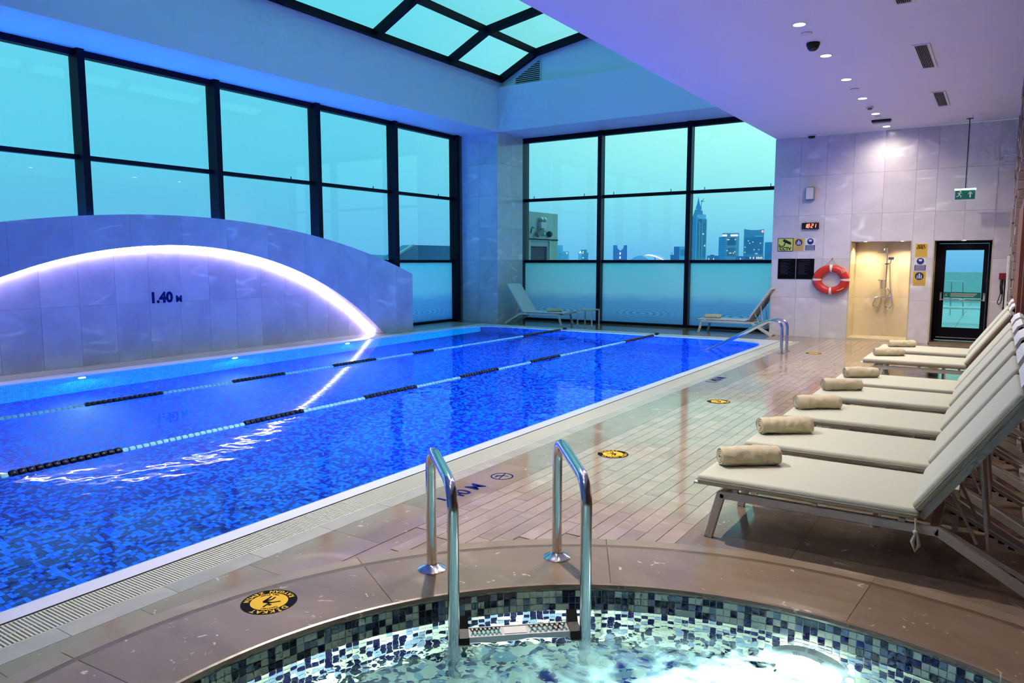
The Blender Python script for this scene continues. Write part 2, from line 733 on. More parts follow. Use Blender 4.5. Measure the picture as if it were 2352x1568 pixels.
M['joint'] = plain('joint_grey', lin(112, 108, 110), 0.8)
M['deck'] = stone('brown_marble_deck', lin(130, 112, 98), lin(156, 137, 121), lin(214, 200, 182), 0.10, 0.25, 1.3, fleck=0.75, tone=0.04, streak=(1.0, 0.35, 1))
M['brick'] = stone('deck_strip_stone', lin(152, 135, 122), lin(178, 159, 144), lin(206, 196, 182), 0.09, 0.2, 2.0, fleck=0.5, tone=0.07, jitter=9)
M['coping'] = stone('hot_tub_coping_stone', lin(126, 108, 92), lin(150, 130, 112), lin(216, 202, 182), 0.2, 0.2, 1.2, fleck=0.8, tone=0.03, streak=(0.5, 1.0, 1))
M['brick_joint'] = plain('brick_joint', lin(134, 116, 104), 0.6)
M['band'] = plain('dark_band_stone', lin(112, 90, 74), 0.3, vary=0.2, bscale=8)
M['band_light'] = stone('light_band_stone', lin(142, 124, 106), lin(160, 142, 122), lin(216, 202, 182), 0.25, 0.2, 1.2, tone=0.03)
M['pale_tile'] = stone('pale_gutter_stone', lin(160, 154, 146), lin(182, 176, 166), lin(206, 200, 190), 0.25, 0.3, 1.4, tone=0.04)
M['rim'] = plain('white_pool_rim', lin(214, 214, 226), 0.28)
M['grate'] = plain('white_grating', lin(214, 214, 204), 0.4)
M['gutter'] = plain('dark_gutter', lin(36, 30, 30), 0.8)
M['pool_tile'] = mosaic('pool_mosaic', [(0.0, (0.003, 0.0005, 0.085, 1)), (0.50, (0.0, 0.06, 0.50, 1)), (0.64, (0.0, 0.13, 0.74, 1)), (0.88, (0.0, 0.19, 0.92, 1))], 0.034)
M['pool_wall_glow'] = mosaic('pool_wall_glow_mosaic', [(0.0, (0.0, 0.40, 0.62, 1)), (0.35, (0.01, 0.66, 0.78, 1)), (0.7, (0.03, 0.78, 0.85, 1))], 0.034)  # lamp glow along the left wall is put into these paler tile colours
M['pool_grout'] = plain('pool_grout', lin(20, 80, 170), 0.7)
M['pool_water'] = water('pool_water', (0.80, 0.95, 1.0, 1), 0.05, 3.5, refl=(0.42, 0.46, 0.8, 1), vary_x=(-6.6, -5.4, 0.22))
M['tub_wall'] = plain('tub_grout', lin(206, 214, 196), 0.6)
M['tub_floor'] = mosaic('tub_mosaic', [(0.0, (0.004, 0.006, 0.09, 1)), (0.3, (0.16, 0.30, 0.42, 1)), (0.5, (0.55, 0.68, 0.62, 1)), (0.85, (0.6, 0.72, 0.66, 1))], 0.034)
M['tile_navy'] = plain('navy_mosaic', (0.006, 0.006, 0.03, 1), 0.12)
M['tile_grey'] = plain('grey_blue_mosaic', lin(112, 128, 148), 0.14)
M['tile_pale'] = plain('pale_mosaic', lin(196, 204, 184), 0.14)
M['tub_water'] = water('tub_water', (0.80, 0.97, 0.95, 1), 0.55, 11.0, foam=((-0.63, 1.55, -0.135), 1.15, 1.82, lin(140, 178, 176), 0.9))
M['steel'] = plain('polished_steel', lin(205, 205, 205), 0.16, 1.0, bump=0.015, bscale=60)
M['tread'] = plain('brushed_tread', lin(190, 190, 192), 0.45, 0.7)
M['chrome'] = plain('chrome', lin(222, 218, 208), 0.1, 1.0)
M['rubber'] = plain('black_rubber', lin(10, 9, 9), 0.45)
M['white_metal'] = plain('white_powder_coat', lin(206, 202, 196), 0.42, bump=0.03, bscale=300)
M['mattress'] = plain('cream_mattress_fabric', lin(190, 191, 176), 0.75, bump=0.12, bscale=260, vary=0.03)
M['piping'] = plain('mattress_piping', lin(176, 166, 152), 0.8)
M['towel'] = plain('beige_towel', lin(204, 192, 166), 0.95, bump=0.5, bscale=240, vary=0.1)
M['sling'] = plain('white_sling', lin(214, 216, 222), 0.6, bump=0.1, bscale=300)
M['navy_float'] = plain('navy_float', lin(10, 12, 60), 0.3)
M['maroon_float'] = plain('dark_red_float', lin(72, 10, 36), 0.3)
M['cyan_float'] = plain('pale_blue_float', lin(170, 246, 252), 0.3)
M['rope'] = plain('white_rope', lin(190, 220, 225), 0.7)
M['red'] = plain('life_ring_red', lin(206, 44, 22), 0.4, bump=0.03)
M['white_tape'] = plain('white_tape', lin(226, 220, 214), 0.5)
M['black'] = plain('black_plastic', lin(9, 8, 9), 0.45)
M['print_black'] = plain('print_black', (0.003, 0.002, 0.006, 1), 0.7, spec=0.08)
M['white'] = plain('white_plastic', lin(226, 226, 226), 0.4)
M['grey'] = plain('grey_plastic', lin(140, 136, 142), 0.5)
M['yellow'] = plain('sign_yellow', lin(224, 178, 44), 0.6, spec=0.2)
M['yellow_green'] = plain('cctv_yellow', lin(206, 214, 84), 0.5)
M['blue'] = plain('sign_blue', lin(24, 38, 120), 0.5)
M['navy'] = plain('print_navy', lin(22, 32, 112), 0.85, spec=0.05)
M['green'] = plain('sign_green', lin(8, 84, 76), 0.4, emit=lin(8, 110, 100), estr=0.12)
M['board'] = plain('chalkboard', lin(4, 3, 6), 0.6, spec=0.1)
M['board_text'] = plain('faded_board_text', lin(60, 52, 84), 0.7)
M['red_dark'] = plain('phone_box_red', lin(130, 30, 30), 0.45)
M['wood'] = plain('red_brown_wood', lin(112, 62, 48), 0.5, vary=0.25, bscale=14, bump=0.1)
M['split_stone'] = plain('split_face_stone', lin(150, 134, 134), 0.85, bump=1.0, bscale=26, vary=0.35)
M['arch_led'] = emitter('arch_led', (0.74, 0.62, 1.0, 1), E_ARCH)
M['blue_fill'] = emitter('blue_fill', (0.02, 0.22, 1.0, 1), E_BLUE_FILL)
M['lamp_white'] = emitter('downlight_lens', (1.0, 0.93, 0.82, 1), 18.0)
M['pool_lamp'] = emitter('pool_lamp_lens', (0.85, 0.97, 1.0, 1), 9.0)
M['tub_lamp'] = emitter('tub_lamp_lens', (0.93, 1.0, 0.95, 1), 9.0)
M['exit_strip'] = emitter('exit_strip', (0.62, 1.0, 0.95, 1), 4.0)
M['led_red'] = emitter('led_red', (1.0, 0.10, 0.06, 1), 5.0)
M['concrete'] = plain('terrace_concrete', lin(214, 216, 206), 0.8, vary=0.1, bscale=6)
M['plum'] = plain('plum_door', lin(84, 56, 92), 0.6)
M['louver'] = plain('louver_slat', lin(186, 190, 200), 0.5)
M['shadow_gap'] = plain('dark_gap', lin(16, 16, 26), 0.9)
M['terrace'] = plain('terrace_tile', lin(205, 212, 218), 0.5, vary=0.12, bscale=5)
for k, c in {'b_blue': (96, 160, 206), 'b_grey': (160, 190, 206), 'b_pale': (176, 216, 226), 'b_dark': (96, 136, 186), 'b_slate': (120, 164, 196), 'b_haze': (150, 200, 226), 'b_violet': (110, 142, 206)}.items():  # aerial haze is put into these tower colours
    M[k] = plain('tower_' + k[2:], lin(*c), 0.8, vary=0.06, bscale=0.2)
M['b_light'] = emitter('lit_window', (1.0, 0.92, 0.7, 1), 0.55)
M['b_sign'] = emitter('lit_sign', (0.95, 1.0, 1.0, 1), 0.75)
M['b_white'] = plain('white_roof_rib', lin(225, 235, 240), 0.6)
M['b_red'] = emitter('red_sign', (1.0, 0.25, 0.35, 1), 1.0)
M['hill'] = plain('hazy_hill', lin(66, 140, 186), 0.9)  # distance haze mixed into the hill colour
M['canopy'] = plain('lobby_roof', lin(70, 130, 178), 0.6)

# ------------------------------------------------------------------ key dimensions (metres, measured from the photograph)
XL, YB, ZH = -12.15, 17.2, 4.82          # left glass, back glass, window head
XC, YC = -10.82, 15.85                   # fascia / column corner
XE, ZC = -4.09, 4.125                    # edge and height of the lower ceiling
YM = 16.4                                # marble wall
XR = 0.95                                # right wall near the camera
YN = -3.0                                # wall behind the camera
PX0, PX1, PY0, PY1 = -10.85, -3.79, -1.6, 15.12   # water
ZW = -0.022
POOL_Z = -1.4
TC, TR = Vector((-0.63, 1.55)), 1.89     # hot tub
ZT = -0.135                              # hot tub water


# ================================================================== THE SETTING
_slab_cache = {}


def slab(name, x0, x1, y0, y1, z0, z1, mat, parent, gap=0.0015):
    """one cut stone: a box sharing mesh data with every stone of the same size"""
    dx, dy, dz = x1 - x0, y1 - y0, z1 - z0
    key = (round(dx, 4), round(dy, 4), round(dz, 4), mat.name, gap)
    if key not in _slab_cache:
        gx = gap if dx > 0.04 else 0
        gy = gap if dy > 0.04 else 0
        gz = gap if dz > 0.04 else 0
        _slab_cache[key] = MB().box(gx, dx - gx, gy, dy - gy, gz, dz - gz).data(name, mat)
    return link(name, _slab_cache[key], parent, (x0, y0, z0))


# ---- ceiling: lower slab over the deck, soffits, fascias and gable round the roof light
ceiling = MB().box(XE, XR + 0.25, YN - 0.2, YM, ZC, ZC + 0.3).build('ceiling', M['paint_ceiling'])
tag(ceiling, 'flat pale ceiling over the deck with downlights and vents', None, None, 'structure')
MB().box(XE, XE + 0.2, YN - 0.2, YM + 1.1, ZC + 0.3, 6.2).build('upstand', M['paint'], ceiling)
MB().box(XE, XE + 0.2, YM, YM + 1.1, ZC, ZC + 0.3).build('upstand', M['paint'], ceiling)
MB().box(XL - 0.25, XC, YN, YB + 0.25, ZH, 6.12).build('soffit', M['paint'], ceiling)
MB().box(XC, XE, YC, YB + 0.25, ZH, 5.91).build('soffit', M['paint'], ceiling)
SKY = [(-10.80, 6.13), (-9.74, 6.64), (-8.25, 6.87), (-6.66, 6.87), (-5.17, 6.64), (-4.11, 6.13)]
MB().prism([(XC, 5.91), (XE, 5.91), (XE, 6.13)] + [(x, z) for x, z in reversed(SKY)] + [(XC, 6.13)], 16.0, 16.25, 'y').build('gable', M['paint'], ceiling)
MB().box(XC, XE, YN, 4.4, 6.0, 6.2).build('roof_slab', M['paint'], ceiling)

# ---- roof light: ribs, purlins and panes
sky_root = struct('skylight', None, (0, 0, 0), 'faceted glass roof light with black ribs above the pool')
RIBS = [15.93, 13.87, 11.45, 9.05, 6.7, 4.45]
for i, y in enumerate(RIBS):
    mb = MB()
    for (xa, za), (xb, zb) in zip(SKY[:-1], SKY[1:]):
        mb.bar((xa, y, za - 0.03), (xb, y, zb - 0.03), 0.13 if i else 0.10, 0.16)
    mb.build('rib', M['frame'], sky_root)
for j, (x, z) in enumerate(SKY):
    w = 0.16 if j in (0, 5) else 0.10
    MB().bar((x, RIBS[-1], z - 0.02), (x, RIBS[0], z - 0.02), w, 0.13).build('purlin', M['frame'], sky_root)
for ya, yb in zip(RIBS[1:], RIBS[:-1]):
    for (xa, za), (xb, zb) in zip(SKY[:-1], SKY[1:]):
        MB().add([(xa, ya, za + 0.06), (xb, ya, zb + 0.06), (xb, yb, zb + 0.06), (xa, yb, za + 0.06)], [(0, 1, 2, 3)]).build('pane', M['roof_pane'], sky_root)

# ---- triangular louvre in the gable
lv = thing('louvre_vent', 'triangular louvre vent of pale slats in the gable under the glass roof', 'vent', (-10.37, 16.0, 5.93))
mb = MB()
mb.bar((0, -0.012, 0.0), (0.73, -0.012, 0.0), 0.024, 0.03)
mb.bar((0.73, -0.012, 0.0), (0.73, -0.012, 0.55), 0.03, 0.03, (1, 0, 0))
mb.bar((0, -0.012, 0.17), (0.73, -0.012, 0.55), 0.024, 0.03)
mb.bar((0, -0.012, 0.0), (0, -0.012, 0.17), 0.03, 0.03, (1, 0, 0))
mb.build('frame', M['louver'], lv)
MB().prism([(0.01, 0.01), (0.72, 0.01), (0.72, 0.53), (0.01, 0.165)], -0.006, -0.002, 'y').build('backing', M['shadow_gap'], lv)
for k in range(11):
    z = 0.035 + k * 0.046
    xs = 0.015 if z < 0.17 else 0.015 + (z - 0.17) / 0.38 * 0.72
    if xs < 0.66:
        MB().bar((xs, -0.02, z), (0.715, -0.02, z), 0.03, 0.012, (0, -0.6, 0.8)).build('slat', M['louver'], lv)

# ---- left glazing bays
LY = [15.70, 13.33, 10.96, 8.59, 6.22, 3.85, 1.48]
TRZ = (1.58, 3.2)


def window_uv(me):
    uv = me.uv_layers.new(name='UVMap')
    vals = [0, 0, 1, 0, 1, 1, 0, 1]
    for i, d in enumerate(uv.data):
        d.uv = (vals[(i % 4) * 2], vals[(i % 4) * 2 + 1])


def pane_quad(name, a, b, c, d, mat, parent):
    me = bpy.data.meshes.new(name)
    me.from_pydata([a, b, c, d], [], [(0, 1, 2, 3)])
    me.materials.append(mat)
    window_uv(me)
    return link(name, me, parent)


wi = 0
for ya, yb in zip(LY[1:], LY[:-1]):
    wi += 1
    w = struct('window_%d' % wi, None, (0, 0, 0))
    mb = MB()
    mb.box(XL - 0.06, XL + 0.2, yb - 0.055, yb + 0.055, 0, ZH)
    mb.build('mullion', M['frame'], w)
    for k, z in enumerate(TRZ):
        MB().box(XL - 0.04, XL + 0.07, ya + 0.055, yb - 0.055, z - 0.035, z + 0.035).build('transom', M['frame'], w)
    MB().box(XL - 0.04, XL + 0.1, ya + 0.055, yb - 0.055, ZH - 0.1, ZH).build('head_rail', M['frame'], w)
    MB().box(XL - 0.04, XL + 0.1, ya + 0.055, yb - 0.055, 0, 0.06).build('sill_rail', M['frame'], w)
    zz = [0.06, TRZ[0] - 0.035, TRZ[0] + 0.035, TRZ[1] - 0.035, TRZ[1] + 0.035, ZH - 0.1]
    for k in range(3):
        pane_quad('pane', (XL, ya + 0.05, zz[2 * k]), (XL, yb - 0.05, zz[2 * k]), (XL, yb - 0.05, zz[2 * k + 1]), (XL, ya + 0.05, zz[2 * k + 1]),
                  M['frost'] if k == 0 else M['pane'], w)
    if wi in (1, 2, 3):   # small bird-spike style clips on the transom
        MB().box(XL + 0.0, XL + 0.012, yb - 0.6, yb - 0.585, TRZ[1] + 0.035, TRZ[1] + 0.09).build('clip', M['frame'], w)
MB().box(XL - 0.06, XL + 0.2, LY[-1] - 0.055, LY[-1] + 0.055, 0, ZH).build('mullion', M['frame'], w)

# ---- back glazing bays
BX = [-10.88, -8.55, -6.23, -3.9]
for xa, xb in zip(BX[:-1], BX[1:]):
    wi += 1
    w = struct('window_%d' % wi, None, (0, 0, 0))
    MB().box(xa - 0.05, xa + 0.05, YB - 0.16, YB + 0.05, 0, ZH).build('mullion', [M['frame_side'] if xa < -9 else M['frame']], w)
    MB().box(xa + 0.05, xa + 0.056, YB - 0.15, YB - 0.01, 0.05, ZH - 0.1).build('edge_strip', M['frame_side'], w)
    for z in TRZ:
        MB().box(xa + 0.05, xb - 0.05, YB - 0.07, YB + 0.04, z - 0.04, z + 0.035).build('transom', M['frame'], w)
    MB().box(xa + 0.05, xb - 0.05, YB - 0.1, YB + 0.04, ZH - 0.12, ZH).build('head_rail', M['frame'], w)
    MB().box(xa + 0.05, xb - 0.05, YB - 0.1, YB + 0.04, 0, 0.06).build('sill_rail', M['frame'], w)
    zz = [0.06, TRZ[0] - 0.04, TRZ[0] + 0.035, TRZ[1] - 0.04, TRZ[1] + 0.035, ZH - 0.12]
    for k in range(3):
        pane_quad('pane', (xa + 0.05, YB, zz[2 * k]), (xb - 0.05, YB, zz[2 * k]), (xb - 0.05, YB, zz[2 * k + 1]), (xa + 0.05, YB, zz[2 * k + 1]),
                  M['frost'] if k == 0 else M['pane'], w)
    for xo in (0.35, 1.85):
        MB().box(xa + xo, xa + xo + 0.012, YB - 0.06, YB - 0.045, TRZ[1] + 0.035, TRZ[1] + 0.1).build('clip', M['frame'], w)
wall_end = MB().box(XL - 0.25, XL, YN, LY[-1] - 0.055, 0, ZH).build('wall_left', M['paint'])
tag(wall_end, None, None, None, 'structure')

# ---- corner pier clad in marble between the two glazed walls
pier = MB().box(XL, XC - 0.02, YC + 0.02, YB + 0.2, 0, ZH).build('wall_corner', M['joint'])
tag(pier, 'marble clad corner pier between the two glazed walls', None, None, 'structure')
zr = [0, 0.8, 1.6, 2.43, 3.24, 4.05, ZH]
for za, zb in zip(zr[:-1], zr[1:]):
    for xa, xb in ((XL + 0.2, -11.4), (-11.4, XC - 0.02)):
        slab('panel', xa, xb, YC, YC + 0.02, za, zb, M['marble_arch'], pier)
    for ya, yb in ((YC, 16.5), (16.5, YB - 0.16)):
        slab('panel', XC - 0.02, XC, ya, yb, za, zb, M['marble'], pier)

# ---- arch wall with the lit recess
arch = struct('wall_arch', None, (0, 0, 0), 'low marble wall with a lit arched recess along the pool')
XA, XP = -11.25, -11.58
A_END, A_BEG = 13.02, 1.58


def z_out(y):
    return 2.325 - 16.4 + math.sqrt(16.4 ** 2 - (y - 7.3) ** 2)


def z_in(y):
    d = 7.3 ** 2 - (y - 7.2) ** 2
    return max(0.0, 1.845 - 7.3 + math.sqrt(d)) if abs(y - 7.2) < 4.87 else 0.0


seams = [A_BEG] + [6.45 + 0.86 * k for k in range(-5, 8)] + [A_END]
for ya, yb in zip(seams[:-1], seams[1:]):
    ya2, yb2 = ya + 0.0012, yb - 0.0012
    ys = [ya2 + (yb2 - ya2) * t / 10 for t in range(11)]
    ys = sorted(set(ys + [y for y in (7.2 - 4.868, 7.2 + 4.868) if ya2 < y < yb2]))
    mb = MB()
    vv, ff = [], []
    for y in ys:
        for x in (XA, XP):
            vv += [(x, y, z_in(y)), (x, y, z_out(y))]
    for i in range(len(ys) - 1):
        a, b = i * 4, (i + 1) * 4
        ff += [(a, b, b + 1, a + 1), (a + 2, a + 3, b + 3, b + 2), (a, a + 2, b + 2, b), (a + 1, b + 1, b + 3, a + 3)]
    ff += [(0, 1, 3, 2), (len(vv) - 4, len(vv) - 2, len(vv) - 1, len(vv) - 3)]
    mb.add(vv, ff)
    mb.build('facing_stone', M['marble_arch'], arch)
# body of the wall behind the recess, carrying the recessed panels
ys = [A_BEG + (A_END - A_BEG) * t / 60 for t in range(61)]
MB().prism([(A_BEG, 0)] + [(A_END, 0)] + [(y, z_out(y) - 0.002) for y in reversed(ys)], XL + 0.24, XP - 0.02, 'x').build('wall_body', M['marble_arch'], arch)
pc = [5.24 + 0.551 * k for k in range(-6, 13)]
for ya, yb in zip(pc[:-1], pc[1:]):
    for za, zb in ((0, 0.915), (0.915, 1.84)):
        if min(z_in(ya), z_in(yb)) < za - 0.35 and max(z_in(ya), z_in(yb)) < za:
            continue
        slab('panel', XP - 0.02, XP, ya, yb, za, zb, M['marble_arch'], arch)
# LED strip following the inner arch
pts = []
for k in range(91):
    a = math.radians(90 + (k / 90.0 - 0.5) * 2 * 41.6)
    pts.append((XP + 0.03, 7.2 + 7.28 * math.cos(a), max(0.015, 1.845 - 7.3 + 7.28 * math.sin(a) - 0.01)))
MB().tube(pts, 0.013, 8).build('led_strip', M['arch_led'], arch)
# added blue glow strip, unseen behind the wall crest, to wash the soffit above
MB().tube([(XL + 0.21, y, z_out(y) - 0.06) for y in [2.0 + 10.8 * k / 40 for k in range(41)]], 0.012, 6).build('blue_fill_strip', M['blue_fill'], arch)


_text_cache = {}


def text_data(body, size=1.0, bold=0.0, align='CENTER', shear=0.0):
    key = (body, size, bold, align, shear)
    if key not in _text_cache:
        _text_cache[key] = text_make(*key)
    return _text_cache[key]


def text_make(body, size, bold, align, shear):
    cu = bpy.data.curves.new('text_curve', 'FONT')
    cu.body = body
    cu.size = size
    cu.align_x = align
    cu.align_y = 'CENTER'
    cu.offset = bold
    cu.shear = shear
    cu.resolution_u = 3
    o = bpy.data.objects.new('text_tmp', cu)
    COL.objects.link(o)
    bpy.context.view_layer.update()
    me = bpy.data.meshes.new_from_object(o.evaluated_get(bpy.context.evaluated_depsgraph_get()))
    v = [tuple(q.co) for q in me.vertices]
    f = [tuple(p.vertices) for p in me.polygons]
    bpy.data.objects.remove(o)
    bpy.data.curves.remove(cu)
    bpy.data.meshes.remove(me)
    return v, f


def text_part(name, body, size, mat, parent, origin, right, up, bold=0.0, align='CENTER', shear=0.0):
    v, f = text_data(body, size, bold, align, shear)
    r, u, o = Vector(right), Vector(up), Vector(origin)
    me = bpy.data.meshes.new(name)
    me.from_pydata([tuple(o + r * p[0] + u * p[1]) for p in v], [], f)
    me.materials.append(mat)
    return link(name, me, parent)


# depth marking on the recess
dm = thing('depth_marking', 'dark blue 1.40M depth lettering on the lit arch recess', 'lettering', (XP, 7.15, 0.985), group=None)
text_part('digits', '1.40', 0.235, M['navy'], dm, (0.003, -0.05, 0), (0, 1, 0), (0, 0, 1), 0.012)
text_part('letter', 'M', 0.15, M['navy'], dm, (0.003, 0.265, -0.032), (0, 1, 0), (0, 0, 1), 0.006)

# ---- marble wall with shower niche and door recess
NX0, NX1, NZ = -2.575, -1.462, 2.0
DX0, DX1, DZ = -1.105, -0.137, 2.0
YT = YM + 0.02
back = struct('wall_back', None, (0, 0, 0), 'marble tiled end wall with the shower niche and the door')
mb = MB()
mb.box(XE, NX0, YT, YB + 0.25, 0, ZC)
mb.box(NX0, NX1, YT, YB + 0.25, NZ, ZC)
mb.box(NX1, DX0, YT, YB + 0.25, 0, ZC)
mb.box(DX0, DX1, YT, YB + 0.25, DZ, ZC)
mb.box(DX1, XR + 0.25, YT, YB + 0.25, 0, ZC)
mb.build('backing', M['joint'], back)
zr = [0, 0.825, 1.635, 2.53, 3.33, ZC]
xs = [XE, -3.59, -3.08, NX0, -2.02, NX1, DX0, -0.62, DX1, 0.14]
for xa, xb in zip(xs[:-1], xs[1:]):
    for za, zb in zip(zr[:-1], zr[1:]):
        if NX0 - 0.01 < xa and xb < NX1 + 0.01:
            if zb <= NZ:
                continue
            za = max(za, NZ)
        if DX0 - 0.01 < xa and xb < DX1 + 0.01:
            if zb <= DZ:
                continue
            za = max(za, DZ)
        slab('panel', xa, xb, YM, YT, za, zb, M['marble'], back)
# return of the wall end towards the window
for za, zb in zip(zr[:-1], zr[1:]):
    slab('panel', XE - 0.02, XE, YM, YB - 0.1, za, zb, M['marble'], back)
# niche lining
YNB = 17.1
zn = [0.04, 0.83, 1.52, NZ]
for za, zb in zip(zn[:-1], zn[1:]):
    for xa, xb in ((NX0 + 0.02, -2.0), (-2.0, NX1 - 0.02)):
        slab('panel', xa, xb, YNB - 0.02, YNB, za, zb, M['marble_niche'], back)
    slab('panel', NX0, NX0 + 0.02, YM, YNB, za, zb, M['marble_niche'], back)
    slab('panel', NX1 - 0.02, NX1, YM, YNB, za, zb, M['marble_niche'], back)
slab('lintel', NX0, NX1, YM + 0.001, YNB, NZ - 0.02, NZ, M['paint'], back)
slab('shower_tray', NX0, NX1, YM - 0.02, YNB, 0.0, 0.04, M['marble_niche'], back)
# door recess lining
YD = 16.9
for za, zb in ((0, 0.83), (0.83, 1.52), (1.52, DZ)):
    slab('panel', DX0, DX0 + 0.02, YM + 0.0, YD, za, zb, M['marble_niche'], back)
    slab('panel', DX1 - 0.02, DX1, YM + 0.0, YD, za, zb, M['marble_niche'], back)
slab('lintel', DX0, DX1, YM + 0.001, YD, DZ - 0.02, DZ, M['paint'], back)
slab('threshold', DX0, DX1, YM, YB + 0.25, -0.01, 0.035, M['deck'], back)

# ---- right side: stone clad wall, wood panel, plain wall near the camera, wall behind
rw = MB().box(XR, XR + 0.25, YN - 0.2, 9.4, 0, ZC).box(0.2, XR + 0.25, 9.4, YM, 0, ZC).build('wall_right', M['wood'])
tag(rw, 'red-brown wall along the right of the deck', None, None, 'structure')
for k in range(34):
    zb = k * 0.122
    ya = 12.35
    while ya < YM - 0.01:
        yb = min(YM, ya + random.uniform(0.3, 0.75))
        slab('stone', 0.2 - random.choice((0.05, 0.065, 0.08, 0.095)), 0.2, ya, yb, zb, min(ZC, zb + 0.122), M['split_stone'], rw, 0.003)
        ya = yb
MB().box(0.165, 0.2, 9.7, 12.3, 0, 2.25).build('wood_panel', M['wood'], rw)
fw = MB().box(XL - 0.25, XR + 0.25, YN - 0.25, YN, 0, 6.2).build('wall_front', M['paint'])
tag(fw, None, None, None, 'structure')

# ================================================================== FLOOR, POOL, HOT TUB
floor = struct('floor', None, (0, 0, 0), 'glossy brown stone deck round the pool')


def rect_with_hole(x0, x1, y0, y1, c, r, z, nseg=120):
    angs = [2 * PI * k / nseg for k in range(nseg)]
    for cx_, cy_ in ((x0, y0), (x1, y0), (x1, y1), (x0, y1)):
        angs.append(math.atan2(cy_ - c[1], cx_ - c[0]) % (2 * PI))
    angs = sorted(set(angs))
    vv, ff = [], []
    for a in angs:
        ca, sa = math.cos(a), math.sin(a)
        t = 1e9
        if ca > 1e-9:
            t = min(t, (x1 - c[0]) / ca)
        if ca < -1e-9:
            t = min(t, (x0 - c[0]) / ca)
        if sa > 1e-9:
            t = min(t, (y1 - c[1]) / sa)
        if sa < -1e-9:
            t = min(t, (y0 - c[1]) / sa)
        vv += [(c[0] + r * ca, c[1] + r * sa, z), (c[0] + t * ca, c[1] + t * sa, z)]
    k = len(angs)
    for i in range(k):
        j = (i + 1) % k
        ff.append((2 * i, 2 * i + 1, 2 * j + 1, 2 * j))
    return vv, ff


XG0, XG1, XS1 = -3.605, -3.372, -3.236      # grating, pale strip, deck
mb = MB()
v_, f_ = rect_with_hole(XS1, XR, YN, 5.2, TC, 2.0, -0.004)
mb.add(v_, f_)
mb.box(XS1, XR, 5.2, YM, -0.2, -0.004)
mb.build('deck_bed', M['deck'], floor)
# plain slabs beside the gutter and under the loungers
BX0, BX1 = -2.86, -1.46


def tub_r(x, y):
    return math.hypot(x - TC.x, y - TC.y)


def near_tub(x0, x1, y0, y1, r):
    cx_ = min(max(TC.x, x0), x1)
    cy_ = min(max(TC.y, y0), y1)
    return math.hypot(cx_ - TC.x, cy_ - TC.y) < r


y = YN
while y < YM - 0.01:
    y2 = min(YM, y + 0.6)
    if y2 > 0.3:
        if not near_tub(XS1, BX0, y, y2, 1.95):
            slab('slab', XS1, BX0, y, y2, -0.02, 0.0, M['deck'], floor, 0.001)
        for xa, xb in ((-1.46, -0.86), (-0.86, -0.26), (-0.26, 0.34), (0.34, XR)):
            if xb > 0.2 and y > 9.3:
                xb = 0.2
            if xb - xa < 0.05:
                continue
            if not near_tub(xa, xb, y, y2, 1.95):
                slab('slab', xa, xb, y, y2, -0.02, 0.0, M['deck'], floor, 0.001)
    y = y2
# narrow strip bricks with open joints
bw, bl = 0.0975, 0.42
bricks = []
nst = int(round((BX1 - BX0) / bw))
bw = (BX1 - BX0) / nst
for i in range(nst):
    y = 3.0 - random.uniform(0, bl)
    x = BX0 + i * bw
    while y < YM:
        y2 = min(y + bl, YM)
        if y2 - y > 0.05 and not near_tub(x, x + bw, y, y2, 2.2) and y > 2.9:
            bricks.append((x, y, y2))
        y = y2
bricks.sort(key=lambda q: q[1])
brick_me = MB().box(0.002, bw - 0.002, 0.0012, bl - 0.0012, -0.012, 0.0).data('strip_brick', M['brick'])
rest = MB()
for k, (x, ya, yb) in enumerate(bricks):
    if k < 300 and abs(yb - ya - bl) < 1e-6:
        link('strip_brick', brick_me, floor, (x, ya, random.uniform(-0.0006, 0.0006)))
    else:
        dz = random.uniform(-0.0006, 0.0006)
        rest.box(x + 0.002, x + bw - 0.002, ya + 0.0012, yb - 0.0012, -0.012, dz)
tag(rest.build('strip_bricks_beyond', M['brick'], floor), None, None, None, 'stuff')
MB().box(BX0, BX1, 4.1, YM, -0.05, -0.0035).build('brick_bed', M['brick_joint'], floor)
# pale gutter stones
y = YN
while y < 15.4:
    slab('gutter_stone', XG1, XS1, y, min(15.4, y + 0.5), -0.02, 0.0, M['pale_tile'], floor, 0.0015)
    y += 0.5
# far deck between pool and back glazing, left ledge
MB().box(XL, XS1, 15.4, YB + 0.1, -0.2, -0.004).build('far_deck_bed', M['deck'], floor)
x = XL
while x < XS1 - 0.01:
    x2 = min(XS1, x + 0.6)
    for ya, yb in ((15.4, 16.0), (16.0, 16.6), (16.6, YB)):
        slab('slab', x, x2, ya, yb, -0.02, 0.0, M['deck'], floor, 0.0012)
    x = x2
MB().box(XL, PX0 - 0.16, YN, 15.4, -0.2, 0.0).build('ledge', M['pale_tile'], floor)

# ---- pool basin
basin = struct('pool_basin', None, (0, 0, 0), 'swimming pool basin lined with blue mosaic')
mb = MB()
mb.box(PX0 - 0.2, PX0, PY0, PY1, POOL_Z, -0.06)
mb.box(PX1, PX1 + 0.2, PY0, PY1, POOL_Z, -0.06)
mb.box(PX0 - 0.2, PX1 + 0.2, PY1, PY1 + 0.2, POOL_Z, -0.06)
mb.box(PX0 - 0.2, PX1 + 0.2, PY0 - 0.2, PY0, POOL_Z, -0.06)
mb.box(PX0 - 0.2, PX1 + 0.2, PY0 - 0.2, PY1 + 0.2, POOL_Z - 0.1, POOL_Z)
mb.build('pool_shell', M['pool_grout'], basin)
# mosaic laid as real little tiles on the floor and the left and far walls (one joined mesh)
P = 0.034
g = 0.0014


